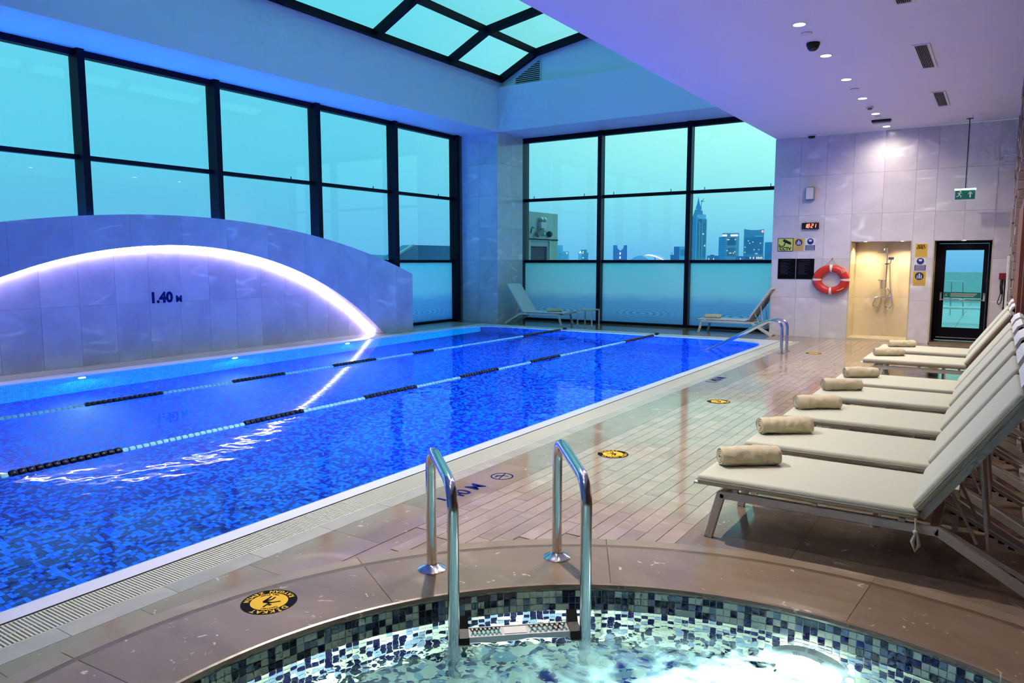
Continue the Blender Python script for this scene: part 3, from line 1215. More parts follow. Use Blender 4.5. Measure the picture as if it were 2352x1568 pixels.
def tile_mesh(name, quads, mat, parent):
    q = np.array(quads, dtype=np.float32).reshape(-1, 3)
    nq = len(q) // 4
    me = bpy.data.meshes.new(name)
    me.vertices.add(len(q))
    me.vertices.foreach_set('co', q.ravel())
    me.loops.add(nq * 4)
    me.loops.foreach_set('vertex_index', np.arange(nq * 4, dtype=np.int32))
    me.polygons.add(nq)
    me.polygons.foreach_set('loop_start', np.arange(0, nq * 4, 4, dtype=np.int32))
    me.polygons.foreach_set('loop_total', np.full(nq, 4, dtype=np.int32))
    me.materials.append(mat)
    me.update(calc_edges=True)
    me.validate()
    return tag(link(name, me, parent), None, None, None, 'stuff')


ix0, ix1 = math.ceil(PX0 / P), math.floor(PX1 / P)
iy0, iy1 = math.ceil(0.2 / P), math.floor(PY1 / P)
I, J = np.meshgrid(np.arange(ix0, ix1), np.arange(iy0, iy1), indexing='ij')
I, J = I.ravel() * P, J.ravel() * P
zf = np.full(I.shape, POOL_Z + 0.003)
quads = np.stack([np.stack([I + g, J + g, zf], 1), np.stack([I + P - g, J + g, zf], 1), np.stack([I + P - g, J + P - g, zf], 1), np.stack([I + g, J + P - g, zf], 1)], 1)
tile_mesh('floor_mosaic', quads, M['pool_tile'], basin)
Kz = np.arange(math.ceil(POOL_Z / P), math.floor(-0.06 / P))
J, K = np.meshgrid(np.arange(iy0, iy1), Kz, indexing='ij')
J, K = J.ravel() * P, K.ravel() * P
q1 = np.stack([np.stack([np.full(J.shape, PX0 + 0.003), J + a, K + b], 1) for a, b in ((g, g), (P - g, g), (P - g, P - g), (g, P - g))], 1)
I2, K2 = np.meshgrid(np.arange(ix0, ix1), Kz, indexing='ij')
I2, K2 = I2.ravel() * P, K2.ravel() * P
q2 = np.stack([np.stack([I2 + a, np.full(I2.shape, PY1 - 0.003), K2 + b], 1) for a, b in ((P - g, g), (g, g), (g, P - g), (P - g, P - g))], 1)
tile_mesh('wall_mosaic', q1, M['pool_wall_glow'], basin)
tile_mesh('end_wall_mosaic', q2, M['pool_tile'], basin)
# white rim sloping into the water, all round
mb = MB()
mb.prism([(XG0, 0.0), (XG0, -0.12), (PX1 - 0.012, -0.12), (PX1 - 0.012, -0.034), (PX1 + 0.02, -0.016)], PY0 - 0.2, 15.36, 'y')
mb.prism([(PX0 - 0.17, 0.0), (PX0 - 0.17, -0.12), (PX0 + 0.012, -0.12), (PX0 + 0.012, -0.034), (PX0 - 0.02, -0.016)], PY0 - 0.2, 15.36, 'y')
mb.prism([(15.4, 0.0), (15.4, -0.12), (PY1 - 0.012, -0.12), (PY1 - 0.012, -0.034), (PY1 + 0.02, -0.016)], PX0 - 0.17, XG0, 'x')
for sx, cx_ in ((-1, PX1), (1, PX0)):     # rounded corner infill
    rr = 0.75
    poly = [(cx_ + 0.01 * -sx, PY1 + 0.01)] + [(cx_ + sx * rr - sx * rr * math.cos(a), PY1 - rr + rr * math.sin(a)) for a in [PI / 2 * k / 12 for k in range(13)]]
    mb.prism(poly, -0.12, -0.012, 'z')
mb.build('rim', M['rim'], basin)
MB().box(XG0 - 0.004, XG0 + 0.008, PY0, 15.43, -0.03, 0.001).box(-12.0, XG0, 15.4, 15.412, -0.03, 0.001).build('rim_joint', M['shadow_gap'], basin)
wt = MB().add([(PX0 - 0.01, PY0, ZW), (PX1 + 0.01, PY0, ZW), (PX1 + 0.01, PY1 + 0.01, ZW), (PX0 - 0.01, PY1 + 0.01, ZW)], [(0, 1, 2, 3)]).build('pool_water', M['pool_water'])
face_up(wt)
tag(wt, 'clear rippled water of the blue swimming pool', 'water', None, 'stuff')

# ---- overflow grating of white slats
grate = thing('overflow_grating', 'white slatted overflow grating along the near edge of the swimming pool', 'grating', (XG0, 0, 0))
MB().box(0, XG1 - XG0, PY0, 15.4, -0.13, -0.1).build('gutter_channel', M['gutter'], grate)
MB().box(0.11, 0.122, PY0, 15.4, -0.03, -0.004).build('spine', M['grate'], grate)
MB().box(0.008, 0.016, PY0, 15.4, -0.03, -0.002).box(XG1 - XG0 - 0.01, XG1 - XG0 - 0.002, PY0, 15.4, -0.03, -0.002).build('edge_rail', M['grate'], grate)
sl_me = MB().box(0.01, XG1 - XG0 - 0.006, 0, 0.0086, -0.026, 0.0).data('slat', M['grate'])
far = MB()
sp = 0.0172
k = 0
y = 1.2
while y < 15.38:
    if k < 300:
        link('slat', sl_me, grate, (0, y, 0))
    else:
        far.box(0.01, XG1 - XG0 - 0.006, y, y + 0.0086, -0.026, 0.0)
    k += 1
    y += sp
y = 1.2 - sp
while y > PY0:
    far.box(0.01, XG1 - XG0 - 0.006, y, y + 0.0086, -0.026, 0.0)
    y -= sp
tag(far.build('slats_beyond', M['grate'], grate), None, None, None, 'stuff')

# ---- hot tub: coping ring, mosaic wall, floor, water
tub = struct('hot_tub', None, (TC.x, TC.y, 0), 'round hot tub with stone coping and mosaic lining')
nc = 11
for k in range(nc):
    a0 = math.radians(85.5 + 32.6 * (k - 1))
    a1 = a0 + 2 * PI / nc
    ga = 0.0012 / 2.1
    def ring(r0, r1, z0, z1, mat, name, bull=False):
        if bull:
            prof = [(r0 + 0.02, z0), (r0 + 0.006, z0 + 0.004), (r0, z0 + 0.016), (r0 + 0.004, z1 - 0.004), (r0 + 0.014, z1), (r1, z1), (r1, z0), (r0 + 0.02, z0)]
        else:
            prof = [(r0, z0), (r0, z1), (r1, z1), (r1, z0), (r0, z0)]
        mb_ = MB().lathe(prof, (0, 0, 0), 'z', 16, 0, a0 + ga, a1 - ga)
        m_ = len(prof) - 1
        return mb_.build(name, mat, tub, weld=True)
    ring(TR, 2.375, -0.03, 0.005, M['coping'], 'coping_stone', True)
    ring(2.412, 2.50, -0.02, 0.004, M['band_light'], 'border_stone')
MB().lathe([(2.37, -0.01), (2.37, 0.0035), (2.414, 0.0035), (2.414, -0.01)], (0, 0, 0), 'z', 160).build('border_inlay', M['band'], tub)
TWR = TR + 0.006
MB().lathe([(TWR + 0.004, -0.025), (TWR + 0.004, -0.95), (0.001, -0.95)], (0, 0, 0), 'z', 160).build('tub_shell', M['tub_wall'], tub)
tp = 0.0325
ncol = int(2 * PI * TWR / tp)
tp_a = 2 * PI / ncol
tile_rng = random.Random(3)
tile_me = {}
for key in ('tile_navy', 'tile_grey', 'tile_pale'):
    tile_me[key] = bevel_me = MB().box(-0.0146, 0.0146, -0.003, 0.0, -0.0150, 0.0150).data('mosaic_tile', M[key])
rest = MB()
cnt = 0
order = sorted(range(ncol), key=lambda c: abs(((c * tp_a - math.radians(112) + PI) % (2 * PI)) - PI))
for oi_, c in enumerate(order):
    a = c * tp_a
    for row in range(14):
        z = -0.046 - row * 0.0342
        u = tile_rng.random()
        key = 'tile_navy' if u < 0.40 else ('tile_grey' if u < 0.58 else 'tile_pale')
        vis = abs(((a - math.radians(112) + PI) % (2 * PI)) - PI) < math.radians(75)
        if row < 3 and cnt < 300 and vis:
            o = link('mosaic_tile', tile_me[key], tub, (TWR * math.cos(a), TWR * math.sin(a), z), (0, 0, a + PI / 2))
            cnt += 1
        elif vis:
            ca, sa = math.cos(a), math.sin(a)
            r0 = TWR - 0.0
            t = (-sa, ca)
            pts4 = []
            for (du, dz) in ((-0.0146, -0.015), (0.0146, -0.015), (0.0146, 0.015), (-0.0146, 0.015)):
                pts4.append((r0 * ca + t[0] * du, r0 * sa + t[1] * du, z + dz))
            rest.add(pts4, [(0, 1, 2, 3)], {'tile_navy': 0, 'tile_grey': 1, 'tile_pale': 2}[key])
tag(rest.build('mosaic_tiles_beyond', [M['tile_navy'], M['tile_grey'], M['tile_pale']], tub), None, None, None, 'stuff')
MB().lathe([(0.001, -0.52), (1.30, -0.52), (1.45, -0.5), (1.45, -0.95)], (0, 0, 0), 'z', 120).build('tub_floor', M['tub_floor'], tub)
MB().lathe([(1.45, -0.46), (1.86, -0.46)], (0, 0, 0), 'z', 120).build('tub_bench', M['tub_floor'], tub)
# turbulent water surface
nr_, na_ = 150, 300
vv, ff = [], []
for i in range(nr_ + 1):
    r = 0.05 + (TWR - 0.002 - 0.05) * i / nr_
    for k in range(na_):
        a = 2 * PI * k / na_
        x, y = TC.x + r * math.cos(a), TC.y + r * math.sin(a)
        calm = min(1.0, max(0.12, (TWR - r) / 0.5))
        h1 = mnoise.noise(Vector((x * 4.2, y * 4.2, 0.3))) * 0.018
        h2 = mnoise.noise(Vector((x * 11.0, y * 11.0, 4.3))) * 0.010
        h3 = mnoise.noise(Vector((x * 27.0, y * 27.0, 9.3))) * 0.0035
        vv.append((x, y, ZT + (h1 + h2 + h3) * (0.35 + 0.65 * calm) * (0.5 if calm < 0.3 else 1)))
for i in range(nr_):
    for k in range(na_):
        k2 = (k + 1) % na_
        ff.append((i * na_ + k, (i + 1) * na_ + k, (i + 1) * na_ + k2, i * na_ + k2))
ff.append(tuple(range(na_)))
tw = MB().add(vv, ff).build('hot_tub_water', M['tub_water'], None, True)
face_up(tw)
tag(tw, 'churning pale turquoise water bubbling in the round hot tub', 'water', None, 'stuff')


# ================================================================== POOL FITTINGS
def arc(c, r, a0, a1, n, ux, uy):
    c, ux, uy = Vector(c), Vector(ux), Vector(uy)
    return [c + ux * r * math.cos(a0 + (a1 - a0) * k / n) + uy * r * math.sin(a0 + (a1 - a0) * k / n) for k in range(n + 1)]


def fillet(pts, r, n=7):
    """polyline with rounded corners"""
    pts = [Vector(p) for p in pts]
    out = [pts[0]]
    for a, b, c in zip(pts[:-2], pts[1:-1], pts[2:]):
        d0, d1 = (a - b).normalized(), (c - b).normalized()
        ang = d0.angle(d1)
        t = min(r / math.tan(ang / 2), (a - b).length * 0.49, (c - b).length * 0.49)
        p0, p1 = b + d0 * t, b + d1 * t
        for k in range(n + 1):
            s = k / n
            out.append(p0 * (1 - s) ** 2 + b * 2 * s * (1 - s) + p1 * s ** 2)
    out.append(pts[-1])
    return out


# hot tub ladder: two bent rails, flanges, tread with rubber ends
lad = thing('hot_tub_ladder', 'polished steel ladder with two bent handrails stepping into the hot tub', 'ladder', (-2.15, 3.12, 0))
LB = Vector((2.15, -3.12, 0))
FEET = [(Vector((-2.385, 2.88, 0)), Vector((-1.975, 2.535, 0))), (Vector((-1.917, 3.37, 0)), Vector((-1.515, 2.933, 0)))]
for fa, fb in FEET:
    top_a, top_b = fa + Vector((0, 0, 0.665)), fb + Vector((0, 0, 0.60))
    path = fillet([fa + LB, top_a + LB, top_b + LB, fb + Vector((0, 0, -0.42)) + LB], 0.13, 8)
    rl = MB().tube(path, 0.0265, 20).build('handrail', M['steel'], lad, True)
    fl = MB().lathe([(0.0, 0.03), (0.03, 0.03), (0.036, 0.024), (0.062, 0.012), (0.074, 0.004), (0.074, 0.0)], tuple(fa + LB + Vector((0, 0, 0.005))), 'z', 32).build('flange', M['steel'], rl, True)
la, lb = FEET[0][1] + LB, FEET[1][1] + LB
dv = (lb - la).normalized()
nv = Vector((dv.y, -dv.x, 0))
if nv.dot(TC.to_3d() + LB - la) < 0:
    nv = -nv
zt = -0.118
back_off = -nv * 0.055
ta, tb = la + dv * 0.055 + back_off, lb - dv * 0.055 + back_off
tr = MB().bar(ta + Vector((0, 0, zt)), tb + Vector((0, 0, zt)), 0.085, 0.012).build('tread', M['tread'], lad)
lng = (tb - ta).length
for side in (-1, 1):
    MB().bar(ta + nv * side * 0.044 + Vector((0, 0, zt - 0.006)), tb + nv * side * 0.044 + Vector((0, 0, zt - 0.006)), 0.006, 0.03).build('tread_lip', M['white'], tr)
for seg0, seg1 in ((0.05, 0.33), (0.60, 0.95)):      # raised diamond grip
    gm = MB()
    nn = 7
    for k in range(nn):
        s0 = ta + dv * lng * (seg0 + (seg1 - seg0) * k / nn) + Vector((0, 0, zt + 0.0085))
        s1 = ta + dv * lng * (seg0 + (seg1 - seg0) * (k + 1) / nn) + Vector((0, 0, zt + 0.0085))
        gm.bar(s0 - nv * 0.034, s1 + nv * 0.034, 0.005, 0.006)
        gm.bar(s0 + nv * 0.034, s1 - nv * 0.034, 0.005, 0.006)
    gm.build('grip_pattern', M['chrome'], tr)
MB().bar(ta + dv * lng * 0.36 + Vector((0, 0, zt + 0.007)), ta + dv * lng * 0.57 + Vector((0, 0, zt + 0.007)), 0.06, 0.003).build('grip_strip', M['white'], tr)
for q, s in ((la, 1), (lb, -1)):
    mb = MB()
    c0 = q + dv * s * 0.02 + back_off * 0.8 + Vector((0, 0, zt))
    mb.prism([(-0.062, -0.035), (0.062, -0.035), (0.05, 0.014), (-0.02, 0.024), (-0.055, 0.07)], 0, 0.05, 'y')
    R_ = Matrix((( nv.x, dv.x * s, 0), (nv.y, dv.y * s, 0), (0, 0, 1)))
    mb.v = [tuple(c0 + R_ @ Vector(p)) for p in mb.v]
    mb.build('rubber_end', M['rubber'], tr)

# entry handrails at the far end of the pool
pl = thing('pool_handrail', 'pair of curved steel handrails running down into the far end of the pool', 'handrail', (-3.1, 13.4, 0))
for yo in (-0.14, 0.24):
    path = fillet([(0, yo, 0), (0, yo, 0.54), (-0.25, yo, 0.56), (-1.45, yo, -0.12), (-1.5, yo, -0.9)], 0.22, 7)
    rl = MB().tube(path, 0.024, 14).build('handrail', M['steel'], pl, True)
    MB().lathe([(0.0, 0.02), (0.03, 0.02), (0.06, 0.008), (0.06, 0.0)], (0, yo, 0.0), 'z', 24).build('flange', M['steel'], rl, True)

# lane ropes
float_me = {}
for key in ('navy_float', 'cyan_float', 'maroon_float'):
    float_me[key] = MB().lathe([(0.012, -0.027), (0.032, -0.024), (0.038, -0.006), (0.038, 0.006), (0.032, 0.024), (0.012, 0.027)], (0, 0, 0), 'y', 10).data('float', M[key], True)
    float_me[key + 's'] = MB().lathe([(0.01, -0.028), (0.022, -0.024), (0.026, -0.008), (0.026, 0.008), (0.022, 0.024), (0.01, 0.028)], (0, 0, 0), 'y', 8).data('float', M[key], True)


def lane_rope(x, dark, label):
    t = thing('lane_rope', label, 'lane rope', (x, 0, ZW), group='floating lane ropes of the pool')
    y0, y1 = 1.6, dark[-1][1]
    MB().tube([(0, y0, -0.004), (0, PY1, -0.004)], 0.008, 6).build('cable', M['rope'], t)
    y = y0
    while y < y1:
        key = 'cyan_floats'
        for (a, b) in dark:
            if a <= y <= b:
                key = 'navy_float'
        if dark[-1][0] <= y:
            key = 'maroon_float'
        link('float', float_me[key], t, (0, y, 0.004 if key != 'cyan_floats' else -0.002))
        y += 0.062
    MB().sphere((0, PY1 + 0.12, 0.035), 0.03, 10, 6, 1.6, 2.4, 0.8).build('anchor_hook', M['black'], t, True)


lane_rope(-8.5, [(4.24, 5.16), (6.15, 7.01), (7.96, 8.86), (9.8, 10.4), (13.39, 15.0)], 'lane rope nearer the arch wall, navy and pale blue floats')
lane_rope(-6.2, [(2.49, 3.39), (4.60, 5.37), (6.31, 7.21), (8.15, 9.07), (10.0, 10.91), (13.6, 15.0)], 'lane rope nearer the deck, navy and pale blue floats')

# underwater lamps
for k, (y, lab) in enumerate(((5.38, 'underwater lamp glowing below the left end of the arch'), (7.91, 'underwater lamp glowing below the middle of the arch'), (10.53, 'underwater lamp glowing below the right end of the arch'))):
    if lab:
        t = thing('pool_lamp', lab, 'lamp', (PX0, y, -0.24), group='underwater lamps along the arch wall')
        MB().lathe([(0.0, 0.02), (0.035, 0.018), (0.048, 0.012)], (0.002, 0, 0), 'x', 24).build('lens', M['pool_lamp'], t, True)
        MB().lathe([(0.047, 0.012), (0.06, 0.012), (0.064, 0.0)], (0.002, 0, 0), 'x', 24).build('trim_ring', M['rim'], t, True)
    ld = bpy.data.lights.new('underwater_light', 'AREA')
    ld.shape = 'DISK'
    ld.size = 0.09
    ld.energy = W_POOL
    ld.color = (0.20, 0.46, 1.0)
    ld.spread = math.radians(170)
    lo = link('underwater_light', ld, None, (PX0 + 0.03, y, -0.24), (0, math.radians(-90 + 12), 0))
for y in (6.5, 10.0, 13.5):          # added lights on the opposite wall, unseen below the deck edge, brightening the pool
    ld = bpy.data.lights.new('underwater_light', 'AREA')
    ld.shape = 'DISK'
    ld.size = 0.3
    ld.energy = W_POOL * 0.5
    ld.color = (0.20, 0.46, 1.0)
    ld.spread = math.radians(170)
    lo = link('underwater_light', ld, None, (PX1 - 0.06, y, -0.35), (0, math.radians(90 - 12), 0))

# hot tub lamp
a = math.radians(90.0)
tl = thing('hot_tub_lamp', 'large round white lamp glowing under the hot tub water', 'lamp', (TC.x + 1.855 * math.cos(a), TC.y + 1.855 * math.sin(a), -0.32), a + PI)
MB().lathe([(0.0, 0.055), (0.07, 0.052), (0.115, 0.044)], (0, 0, 0), 'x', 32).build('lens', M['tub_lamp'], tl, True)
MB().lathe([(0.113, 0.042), (0.125, 0.05), (0.155, 0.036), (0.168, 0.0)], (0, 0, 0), 'x', 40).build('bezel', M['white'], tl, True)
for k in range(8):
    b_ = 2 * PI * k / 8 + 0.3
    mb = MB()
    for j in range(4):
        c_ = b_ + (j - 1.5) * 0.055
        mb.bar((0.05, 0.128 * math.cos(c_), 0.128 * math.sin(c_)), (0.044, 0.148 * math.cos(c_), 0.148 * math.sin(c_)), 0.0035, 0.004)
    mb.build('slot', M['grey'], tl)
ld = bpy.data.lights.new('hot_tub_light', 'AREA')
ld.shape = 'DISK'
ld.size = 0.22
ld.energy = W_TUB
ld.color = (0.86, 1.0, 0.97)
ld.spread = math.radians(178)
link('hot_tub_light', ld, None, (TC.x, TC.y + 1.76, -0.30), (math.radians(-90), 0, 0))

ld = ld.copy()  # added second light on the unseen near side, brightening the far wall
ld.energy = W_TUB * 0.8
a = math.radians(262)
link('hot_tub_light', ld, None, (TC.x + 1.72 * math.cos(a), TC.y + 1.72 * math.sin(a), -0.30), (math.radians(90), 0, 0))

# ================================================================== CEILING FITTINGS
dl_names = ['nearest the camera', 'second from the camera', 'third from the camera', 'fourth from the camera', 'fifth from the camera', 'closest to the marble wall']
for k in range(-5, 6):
    x, y = -1.97, 8.65 + 1.46 * k
    if y > 16.1:
        continue
    if k >= 0:
        t = thing('downlight', 'round recessed ceiling downlight, %s in the row of six' % dl_names[k], 'downlight', (x, y, ZC), group='downlights in a row along the ceiling')
        MB().lathe([(0.062, -0.002), (0.062, -0.006), (0.078, -0.004), (0.08, 0.0)], (0, 0, 0), 'z', 28).build('trim_ring', M['white'], t, True)
        MB().lathe([(0.0, -0.003), (0.063, -0.003)], (0, 0, 0), 'z', 28).build('lens', M['lamp_white'], t)
    ld = bpy.data.lights.new('downlight_light', 'SPOT')
    ld.energy = W_DOWN * (0.3 if k == 5 else (0.32 if k < -1 else (0.75 if k < 0 else 1.35)))     # the one against the wall is dimmed
    ld.color = (1.0, 0.87, 0.70)
    ld.spot_size = math.radians(160)
    ld.spot_blend = 1.0
    ld.shadow_soft_size = 0.06
    link('downlight_light', ld, None, (x, y, ZC - 0.02))

ld = bpy.data.lights.new('edge_downlight_light', 'SPOT')      # downlight by the ceiling edge above the hot tub ladder
ld.energy = W_DOWN * 3.0
ld.color = (1.0, 0.90, 0.76)
ld.spot_size = math.radians(110)
ld.spot_blend = 0.8
ld.shadow_soft_size = 0.04
link('edge_downlight_light', ld, None, (-3.45, 4.4, ZC - 0.02))

for k, (y0, y1, lab) in enumerate(((8.0, 8.49, 'slatted air vent cut by the top edge of the picture'), (10.22, 11.44, 'long slatted air vent in the ceiling nearest the camera'), (13.15, 14.33, 'slatted air vent in the ceiling nearer the exit sign'))):
    if k == 0:
        y0 = 7.25
    t = thing('air_vent', lab, 'air vent', (-1.01, y0, ZC), group='slatted ceiling vents')
    w, l = 0.13, y1 - y0
    mb = MB()
    mb.box(-0.03, 0.0, -0.03, l + 0.03, -0.012, 0)
    mb.box(w, w + 0.03, -0.03, l + 0.03, -0.012, 0)
    mb.box(0, w, -0.03, 0, -0.012, 0)
    mb.box(0, w, l, l + 0.03, -0.012, 0)
    mb.build('frame', M['white'], t)
    MB().box(0, w, 0, l, -0.002, 0).build('duct', M['shadow_gap'], t)
    for j in range(7):
        x = 0.012 + j * 0.0178
        MB().box(x, x + 0.006, 0, l, -0.011, -0.002).build('slat', M['grey'], t)

# small ceiling devices
t = thing('dome_camera', 'black dome camera on the ceiling between the first two downlights', 'camera', (-1.99, 9.46, ZC))
MB().lathe([(0.075, 0.0), (0.075, -0.03), (0.068, -0.034)], (0, 0, 0), 'z', 24).build('base', M['black'], t, True)
MB().lathe([(0.068, -0.034), (0.062, -0.06), (0.04, -0.085), (0.0, -0.095)], (0, 0, 0), 'z', 24).build('dome', M['black'], t, True)
for y, lab in ((9.02, 'thin round sensor plate on the ceiling beside the dome camera'), (12.27, 'thin round sensor plate between third and fourth downlights'), (14.8, 'thin round sensor plate beside the long emergency fitting')):
    t = thing('ceiling_sensor', lab, 'sensor', (-1.97, y, ZC), group='flat round ceiling sensors')
    MB().lathe([(0.0, -0.014), (0.045, -0.014), (0.055, -0.008), (0.055, 0.0)], (0, 0, 0), 'z', 24).build('plate', M['white'], t, True)
    MB().lathe([(0.05, -0.006), (0.06, -0.006), (0.06, 0.0)], (0, 0, 0), 'z', 24).build('shadow_ring', M['grey'], t, True)
t = thing('smoke_detector', 'small white smoke detector on the ceiling between the fourth and fifth downlights', 'detector', (-1.97, 13.8, ZC))
MB().lathe([(0.06, 0.0), (0.06, -0.02), (0.05, -0.026)], (0, 0, 0), 'z', 24).build('base', M['white'], t, True)
MB().lathe([(0.03, -0.026), (0.034, -0.05), (0.0, -0.056)], (0, 0, 0), 'z', 16).build('sensing_head', M['grey'], t, True)
t = thing('emergency_light', 'long grey emergency light fitting on the ceiling by the last downlights', 'lamp', (-1.96, 15.18, ZC))
bevel(MB().box(-0.16, 0.16, -0.06, 0.06, -0.035, 0).build('housing', M['black'], t), 0.01)
bevel(MB().box(-0.15, 0.15, -0.05, 0.05, -0.055, -0.035).build('diffuser', M['grey'], t), 0.01)
t = thing('motion_sensor', 'round white detector on the ceiling above the corner of the marble wall', 'detector', (-3.36, 16.2, ZC))
MB().lathe([(0.09, 0.0), (0.09, -0.02), (0.075, -0.028)], (0, 0, 0), 'z', 24).build('base', M['white'], t, True)
MB().lathe([(0.07, -0.028), (0.065, -0.06), (0.04, -0.07), (0.0, -0.072)], (0, 0, 0), 'z', 20).build('sensing_head', M['black'], t, True)


# hanging exit sign
def running_man(mb, ox, oz, s, y, mi=0, flip=1):
    def seg(a, b, w):
        mb.bar((ox + flip * a[0] * s, y, oz + a[1] * s), (ox + flip * b[0] * s, y, oz + b[1] * s), 0.002, w * s, (0, 0, 1) if abs(a[0] - b[0]) > abs(a[1] - b[1]) else (1, 0, 0), mi)
    mb.lathe([(0.0, 0.0), (0.11 * s, 0.0)], (ox + flip * 0.12 * s, y - 0.001, oz + 0.82 * s), 'y', 12, mi)
    seg((0.05, 0.66), (-0.06, 0.32), 0.2)
    seg((0.06, 0.62), (0.34, 0.52), 0.09)
    seg((0.0, 0.64), (-0.3, 0.5), 0.09)
    seg((-0.04, 0.32), (0.22, 0.12), 0.11)
    seg((0.22, 0.12), (0.2, -0.16), 0.1)
    seg((-0.06, 0.32), (-0.2, 0.06), 0.11)
    seg((-0.2, 0.06), (-0.48, 0.02), 0.1)


ex = thing('exit_sign', 'green exit sign with lit top edge hanging from the ceiling on a rod', 'exit sign', (-0.62, 15.9, 2.70))
MB().tube([(0, 0, 0.19), (0, 0, ZC - 2.70)], 0.008, 8).build('rod', M['black'], ex)
MB().lathe([(0.0, -0.012), (0.05, -0.008), (0.06, 0.0)], (0, 0, ZC - 2.70), 'z', 16).build('ceiling_rose', M['black'], ex, True)
MB().box(-0.165, 0.165, -0.018, 0.018, 0.165, 0.19).build('light_bar', M['exit_strip'], ex)
MB().box(-0.155, 0.155, -0.006, 0.006, 0.0, 0.165).build('plate', M['green'], ex)
mb = MB()
running_man(mb, -0.085, 0.05, 0.11, -0.009, 0)
mb.bar((0.08, -0.008, 0.03), (0.08, -0.008, 0.12), 0.003, 0.02, (1, 0, 0))
mb.prism([(0.035, 0.085), (0.08, 0.14), (0.125, 0.085), (0.08, 0.105)], -0.0095, -0.0075, 'y')
mb.build('pictogram', M['white'], ex)

# ================================================================== MARBLE WALL FITTINGS
t = thing('wall_speaker', 'pale square loudspeaker high on the marble wall', 'speaker', (-3.37, YM, 2.97))
bevel(MB().box(-0.085, 0.085, -0.11, 0, -0.13, 0.13).build('cabinet', M['grey'], t), 0.012)
MB().box(-0.07, 0.07, -0.116, -0.11, -0.115, 0.115).build('grille', M['marble'], t)

ck = thing('digital_clock', 'black digital wall clock showing 1821 in red', 'clock', (-3.347, YM, 2.31))
bevel(MB().box(-0.165, 0.165, -0.05, 0, -0.065, 0.065).build('case', M['black'], ck), 0.006)
SEG = {'0': 'abcdef', '1': 'bc', '2': 'abged', '8': 'abcdefg'}


def seven(mb, ch, ox, oz, w, h, y, th):
    def P2(a, b):
        sh = 0.18 * (b - 0.5) * h
        return (ox + a * w + sh, y, oz + b * h)
    S = {'a': ((0, 1), (1, 1)), 'b': ((1, 1), (1, .5)), 'c': ((1, .5), (1, 0)), 'd': ((0, 0), (1, 0)), 'e': ((0, .5), (0, 0)), 'f': ((0, 1), (0, .5)), 'g': ((0, .5), (1, .5))}
    for s in SEG[ch]:
        p, q = S[s]
        mb.bar(P2(*p), P2(*q), 0.003, th, (0, 0, 1) if p[1] == q[1] else (1, 0, 0))


mb = MB()
for ch, ox in (('1', -0.105), ('8', -0.05), ('2', 0.02), ('1', 0.075)):
    seven(mb, ch, ox, -0.036, 0.034, 0.072, -0.052, 0.008)
mb.build('digits', M['led_red'], ck)
for xo in (-0.1, 0.1):
    MB().tube([(xo, -0.02, 0.065), (xo, -0.003, 0.09)], 0.004, 6).build('hanger', M['black'], ck)


def sign_plate(name, label, x0, x1, z0, z1, mat, cat='sign', th=0.006, group=None, border=None):
    t = thing(name, label, cat, ((x0 + x1) / 2, YM, z0), group=group)
    w, h = (x1 - x0) / 2, z1 - z0
    MB().box(-w, w, -th, 0, 0, h).build('plate', border or mat, t)
    if border:
        MB().box(-w + 0.012, w - 0.012, -th - 0.002, -th, 0.012, h - 0.012).build('face', mat, t)
    return t, w, h


def stext(t, body, x, z, size, mat, bold=0.0, y=-0.012, name='lettering'):
    return text_part(name, body, size, mat, t, (x, y, z), (1, 0, 0), (0, 0, 1), bold)


t, w, h = sign_plate('cctv_sign', 'yellow CCTV warning sign with a black camera picture', -3.993, -3.675, 1.79, 2.068, M['yellow_green'], border=M['black'])
stext(t, 'CCTV', 0.0, 0.052, 0.088, M['black'], 0.004)
mb = MB()
mb.bar((-0.045, -0.0105, 0.235), (0.1, -0.0105, 0.165), 0.003, 0.055)
mb.bar((0.09, -0.0108, 0.175), (0.115, -0.0108, 0.152), 0.003, 0.03)
mb.bar((0.0, -0.0105, 0.19), (-0.03, -0.0105, 0.115), 0.003, 0.02, (1, 0, 0))
mb.bar((-0.03, -0.0105, 0.11), (-0.12, -0.0105, 0.11), 0.003, 0.018)
mb.bar((-0.12, -0.0105, 0.085), (-0.12, -0.0105, 0.15), 0.003, 0.018, (1, 0, 0))
mb.build('camera_picture', M['black'], t)


def disc(mb, x, z, r, y, mi=0, sx=1.0, seg=28):
    mb.prism([(x + sx * r * math.cos(2 * PI * k / seg), z + r * math.sin(2 * PI * k / seg)) for k in range(seg)], y, y + 0.002, 'y', mi)


def family_sign(label, x0, x1, z0, z1, lines):
    t, w, h = sign_plate('family_sign', label, x0, x1, z0, z1, M['yellow'])
    cz = h * 0.68
    r = min(w * 0.74, h * 0.28)
    mb = MB()
    disc(mb, 0, cz, r, -0.009)
    mb.build('roundel', M['blue'], t)
    mb = MB()
    for xo, s in ((0.0, 1.0), (-0.45 * r, 0.68), (0.45 * r, 0.68)):
        hz = cz - r * 0.62
        mb.bar((xo, -0.0105, hz), (xo, -0.0105, hz + r * 0.95 * s), 0.002, r * 0.30 * s, (1, 0, 0))
        disc(mb, xo, hz + r * 1.12 * s, r * 0.17 * s, -0.0115)
    mb.build('figures', M['white'], t)
    for i in range(lines):
        z = h * 0.30 - i * h * 0.075
        MB().box(-w * 0.82, w * 0.82, -0.0085, -0.006, z - h * 0.018, z + h * 0.018).build('text_line', M['piping'], t)
    return t


family_sign('small yellow and blue family sign beside the CCTV sign', -3.662, -3.468, 1.80, 2.055, 4)


